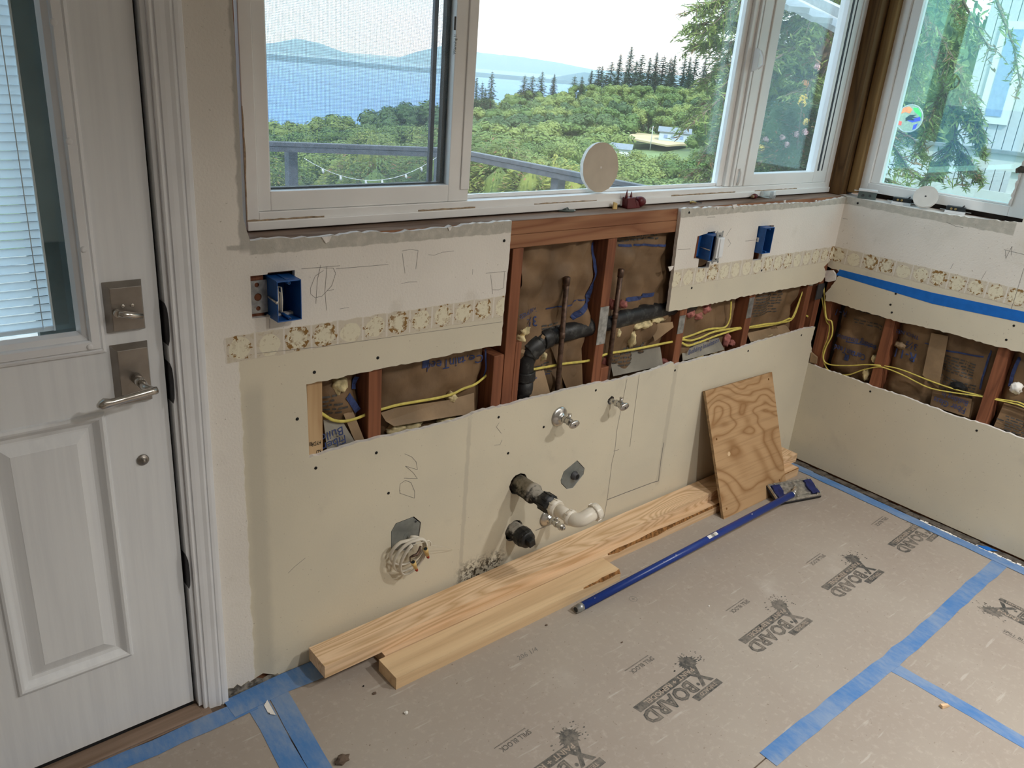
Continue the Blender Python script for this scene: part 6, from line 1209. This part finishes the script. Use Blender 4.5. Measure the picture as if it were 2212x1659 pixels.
# hanging boughs seen in the right window
mf,mt=MB(),MB(); trunk=Vector((tp.x,tp.y,2.9))
for P,n,sp in (([(3.67,0.696,2.218),(3.606,0.6,2.012),(3.55,0.485,1.811),(3.596,0.381,1.618),(3.636,0.286,1.444),(3.664,0.218,1.241),(3.682,0.171,1.116)],150,.24),([(3.556,0.47,1.878),(3.527,0.289,1.687),(3.571,0.181,1.521),(3.596,0.115,1.371)],90,.17),([(3.7,0.634,1.977),(3.617,0.577,1.768),(3.629,0.551,1.585)],70,.2),([(3.603,0.366,1.597),(3.59,0.395,1.456),(3.586,0.404,1.265)],36,.16),([(3.643,0.269,1.353),(3.638,0.282,1.233),(3.612,0.344,1.14)],40,.14),([(3.834,0.585,2.213),(3.778,0.464,2.03),(3.817,0.373,1.902),(3.758,0.251,1.791)],120,.28),([(3.899,0.435,2.174),(3.848,0.296,1.994),(3.887,0.195,1.824),(3.821,0.082,1.626)],120,.24),([(3.628,0.306,1.511),(3.575,0.17,1.432),(3.606,0.089,1.305)],50,.13),([(3.662,0.223,1.288),(3.692,0.144,1.215),(3.704,0.113,1.172)],40,.12)):
    bough(mf,mt,[tuple(trunk+Vector((0,0,1.2)))] +P if P[0][2]>2 else P,r,sp,int(n*1.6),.032,.012,.10)
mf.build('foliage',[M['nearneedle'],M['leafbrown']],ct,recalc=False)['kind']='stuff'; mt.build('branches',M['trunk'],ct,recalc=False)['kind']='stuff'
# ---- neighbouring house seen through the right window ----
nx=10.5
nh=thing('neighbour_house','white neighbouring house with grooved vertical siding and one blue window','house',(nx,0,-2))
yA=(3.0429,1.0681)[0]; yB=-4.2
i=0; y=yA
while y>yB: 
    MB().box(nx,nx+.1,y-.112,y-.006,-2.0,4.2).build('siding_board',M['siding'],nh) if i<300 else None; y-=.118; i+=1
MB().box(nx+.03,nx+.12,yB,yA,-2,4.2).build('siding_back',M['groove'],nh)
(wy0,wz0),(wy1,wz1)=(2.7415,1.3873),(2.5526,1.5868); wz1=wz0+1.0; wy0,wy1=max(wy0,wy1),min(wy0,wy1)
MB().box(nx-.04,nx-.005,wy1-.09,wy0+.09,wz0-.09,wz1+.09).build('window_trim',M['white'],nh); MB().box(nx-.05,nx-.04,wy1,wy0,wz0,wz1).build('window_pane',M['bluewin'],nh)
MB().box(nx-.6,nx+1,yB,yA+.4,4.2,4.35).build('house_roof',M['roof'],nh)
rx_=8.6
nr=thing('deck_railing','white wooden deck railing with grey top rail before the neighbouring house','railing',(rx_,0,-1))
(ya,za),(yb,zb)=(3.0256,1.081),(1.5613,1.1054); zt=(za+zb)/2
ya+=1.75; yb-=1.2
MB().box(rx_-.06,rx_+.06,yb,ya,zt-.035,zt).build('top_rail',M['grayrail'],nr)
MB().box(rx_-.02,rx_+.02,yb,ya,zt-.20,zt-.036).build('rail_board',M['white'],nr); MB().box(rx_-.02,rx_+.02,yb,ya,zt-.60,zt-.42).build('rail_board',M['white'],nr); MB().box(rx_-.02,rx_+.02,yb,ya,zt-.98,zt-.80).build('rail_board',M['white'],nr)
y=ya-.7
while y>yb: MB().box(rx_+.021,rx_+.10,y-.05,y+.05,zt-1.2,zt-.036).build('rail_post',M['white'],nr); y-=1.25
tag(MB().box(rx_-.1,nx,yb,ya+.1,zt-1.25,zt-1.12).build('neighbour_deck',M['siding']),kind='structure')
ch=thing('patio_chair','white patio chair with a blue seat pad on the neighbouring deck','chair',(9.4,.85,zt-1.12)); cx_,cy_=9.4,(3.1769,0.9367)[0]; zs=zt-.62
MB().box(cx_-.24,cx_+.24,cy_-.26,cy_+.26,zs,zs+.04).build('seat',M['white'],ch); MB().box(cx_-.23,cx_+.23,cy_-.25,cy_+.25,zs+.041,zs+.10).build('seat_pad',M['bluewin'],ch); MB().box(cx_+.2,cx_+.25,cy_-.26,cy_+.26,zs+.12,zs+.55).build('backrest',M['white'],ch)
for a in (-.21,.21):
    for b in (-.23,.23): MB().box(cx_+a-.025,cx_+a+.025,cy_+b-.025,cy_+b+.025,zt-1.12,zs).build('leg',M['white'],ch)
# sun catcher
sx,(sy,sz)=3.5,(0.4585,1.4341); sc_=thing('suncatcher','round stained glass suncatcher with coloured patches hanging by the right window','suncatcher',(sx,sy,sz))
def cm(c,a=.25): return glass('stain_%d'%int(c[0]*99+c[1]*999),c,(1,1,1),.5,1.5,c)
cs_=[cm((.55,.6,.5)),cm((.9,.45,.15)),cm((.15,.75,.2)),cm((.12,.12,.75)),cm((.85,.25,.15))]
MB().lathe((sx,sy,sz),(-1,0,0),[(0,.066),(.002,.066)],36).build('glass_disc',cs_[0],sc_); MB().tube([(sx-.001,sy+.068*math.cos(6.283*i/36),sz+.068*math.sin(6.283*i/36)) for i in range(37)],.003,6).build('rim',M['white'],sc_)
for mi,L in ((1,[(.03,.03),(.05,.02),(.045,.05),(.015,.058),(-.005,.045),(.005,.025)]),(2,[(-.005,.055),(-.03,.055),(-.055,.03),(-.06,.005),(-.045,.02),(-.02,.035)]),(3,[(-.02,.0),(-.055,.015),(-.06,-.005),(-.02,-.018),(.015,-.01)]),(3,[(-.03,-.03),(-.05,-.02),(-.045,-.045),(-.03,-.055)]),(4,[(.035,-.02),(.06,-.015),(.055,-.035),(.035,-.04)])):
    MB().prism([L],lambda a,b,t:(sx+t,sy+a,sz+b),-.0035,-.0025).build('stained_patch',cs_[mi],sc_)
MB().prism([[(.02,.0),(.0,.018),(-.035,.022),(-.015,.012),(-.045,.008),(-.01,.004),(-.03,-.006),(0,-.008),(.015,-.014)]],lambda a,b,t:(sx+t,sy+a,sz+b),-.006,-.0045).build('bird_shape',M['black'],sc_)
MB().tube([(sx,sy,sz+.068),(sx,sy,3.2)],.0012,5).build('hanging_wire',M['railgray'],sc_)
# rose bush seen through the right sash
rb=bush('rose_bush','rose bush with yellow and pink blooms seen through the right sash',(3.469,1.063,0.939),(.36,.3,.55),2600,'leafdark',.026,77,'shrub',None,False)
r=random.Random(8)
for i,(u,c_) in enumerate((((3.288,0.977,1.477),'y'),((3.308,0.943,1.368),'y'),((3.207,1.106,1.254),'p'),((3.253,1.034,1.273),'p'),((3.29,0.973,1.295),'p'),((3.298,1.149,1.314),'p'),((3.27,1.006,1.236),'p'),((3.198,1.12,1.207),'y'),((3.314,0.933,1.312),'p'),((3.373,1.029,1.564),'o'),((3.483,1.041,1.657),'p'))):
    m=MB(); c=Vector(u)
    for k in range(26): d=Vector((r.gauss(0,1),r.gauss(0,1),r.gauss(0,1))).normalized(); leafquad(m,c+d*(.042 if i<1 else .022)*r.uniform(.3,1),d,.009,.008,r)
    if c_ not in M: M[c_]=simple('petal_'+c_,{'y':(.85,.60,.12),'p':(.62,.38,.38),'o':(.75,.30,.10)}[c_],.6,var=.2)
    m.build('rose_bloom',M[c_],rb,recalc=False)
MB().tube([(3.469,1.063,0.939),(3.386,1.008,1.189),(3.29,0.973,1.456)],[.008,.006,.003],5).build('rose_stem',M['trunk'],rb)
# low roof edge across the top of the right sash
e0,e1=Vector((3.677,1.483,2.045)),Vector((3.04,0.606,1.801))
pr=thing('patio_roof','grey slatted patio roof edge at the top of the right sash','roof',tuple(e1))
d=(e1-e0); n=Vector((d.y,-d.x,0)).normalized(); 
for k in range(5): MB().obox((e0+e1)/2+n*.12*k+up*(.035*k+.0),d*.62,n*.05,up*.012).build('roof_slat',M['soffit'],pr)
MB().obox((e0+e1)/2-n*.07,d*.62,n*.02,up*.06).build('fascia_board',M['soffit'],pr)
# haze over the far water
hm=D.materials.new('sea_haze'); hm.use_nodes=True; t=hm.node_tree; t.nodes.clear(); o_=t.nodes.new('ShaderNodeOutputMaterial'); vs=t.nodes.new('ShaderNodeVolumeScatter'); vs.inputs['Color'].default_value=(.42,.72,1,1); vs.inputs['Density'].default_value=.00022; t.links.new(vs.outputs[0],o_.inputs['Volume'])
tag(MB().box(-4000,11000,700,9000,-59,420).build('sea_haze',hm),'thin bluish haze over the far water and mountains','haze',kind='stuff')
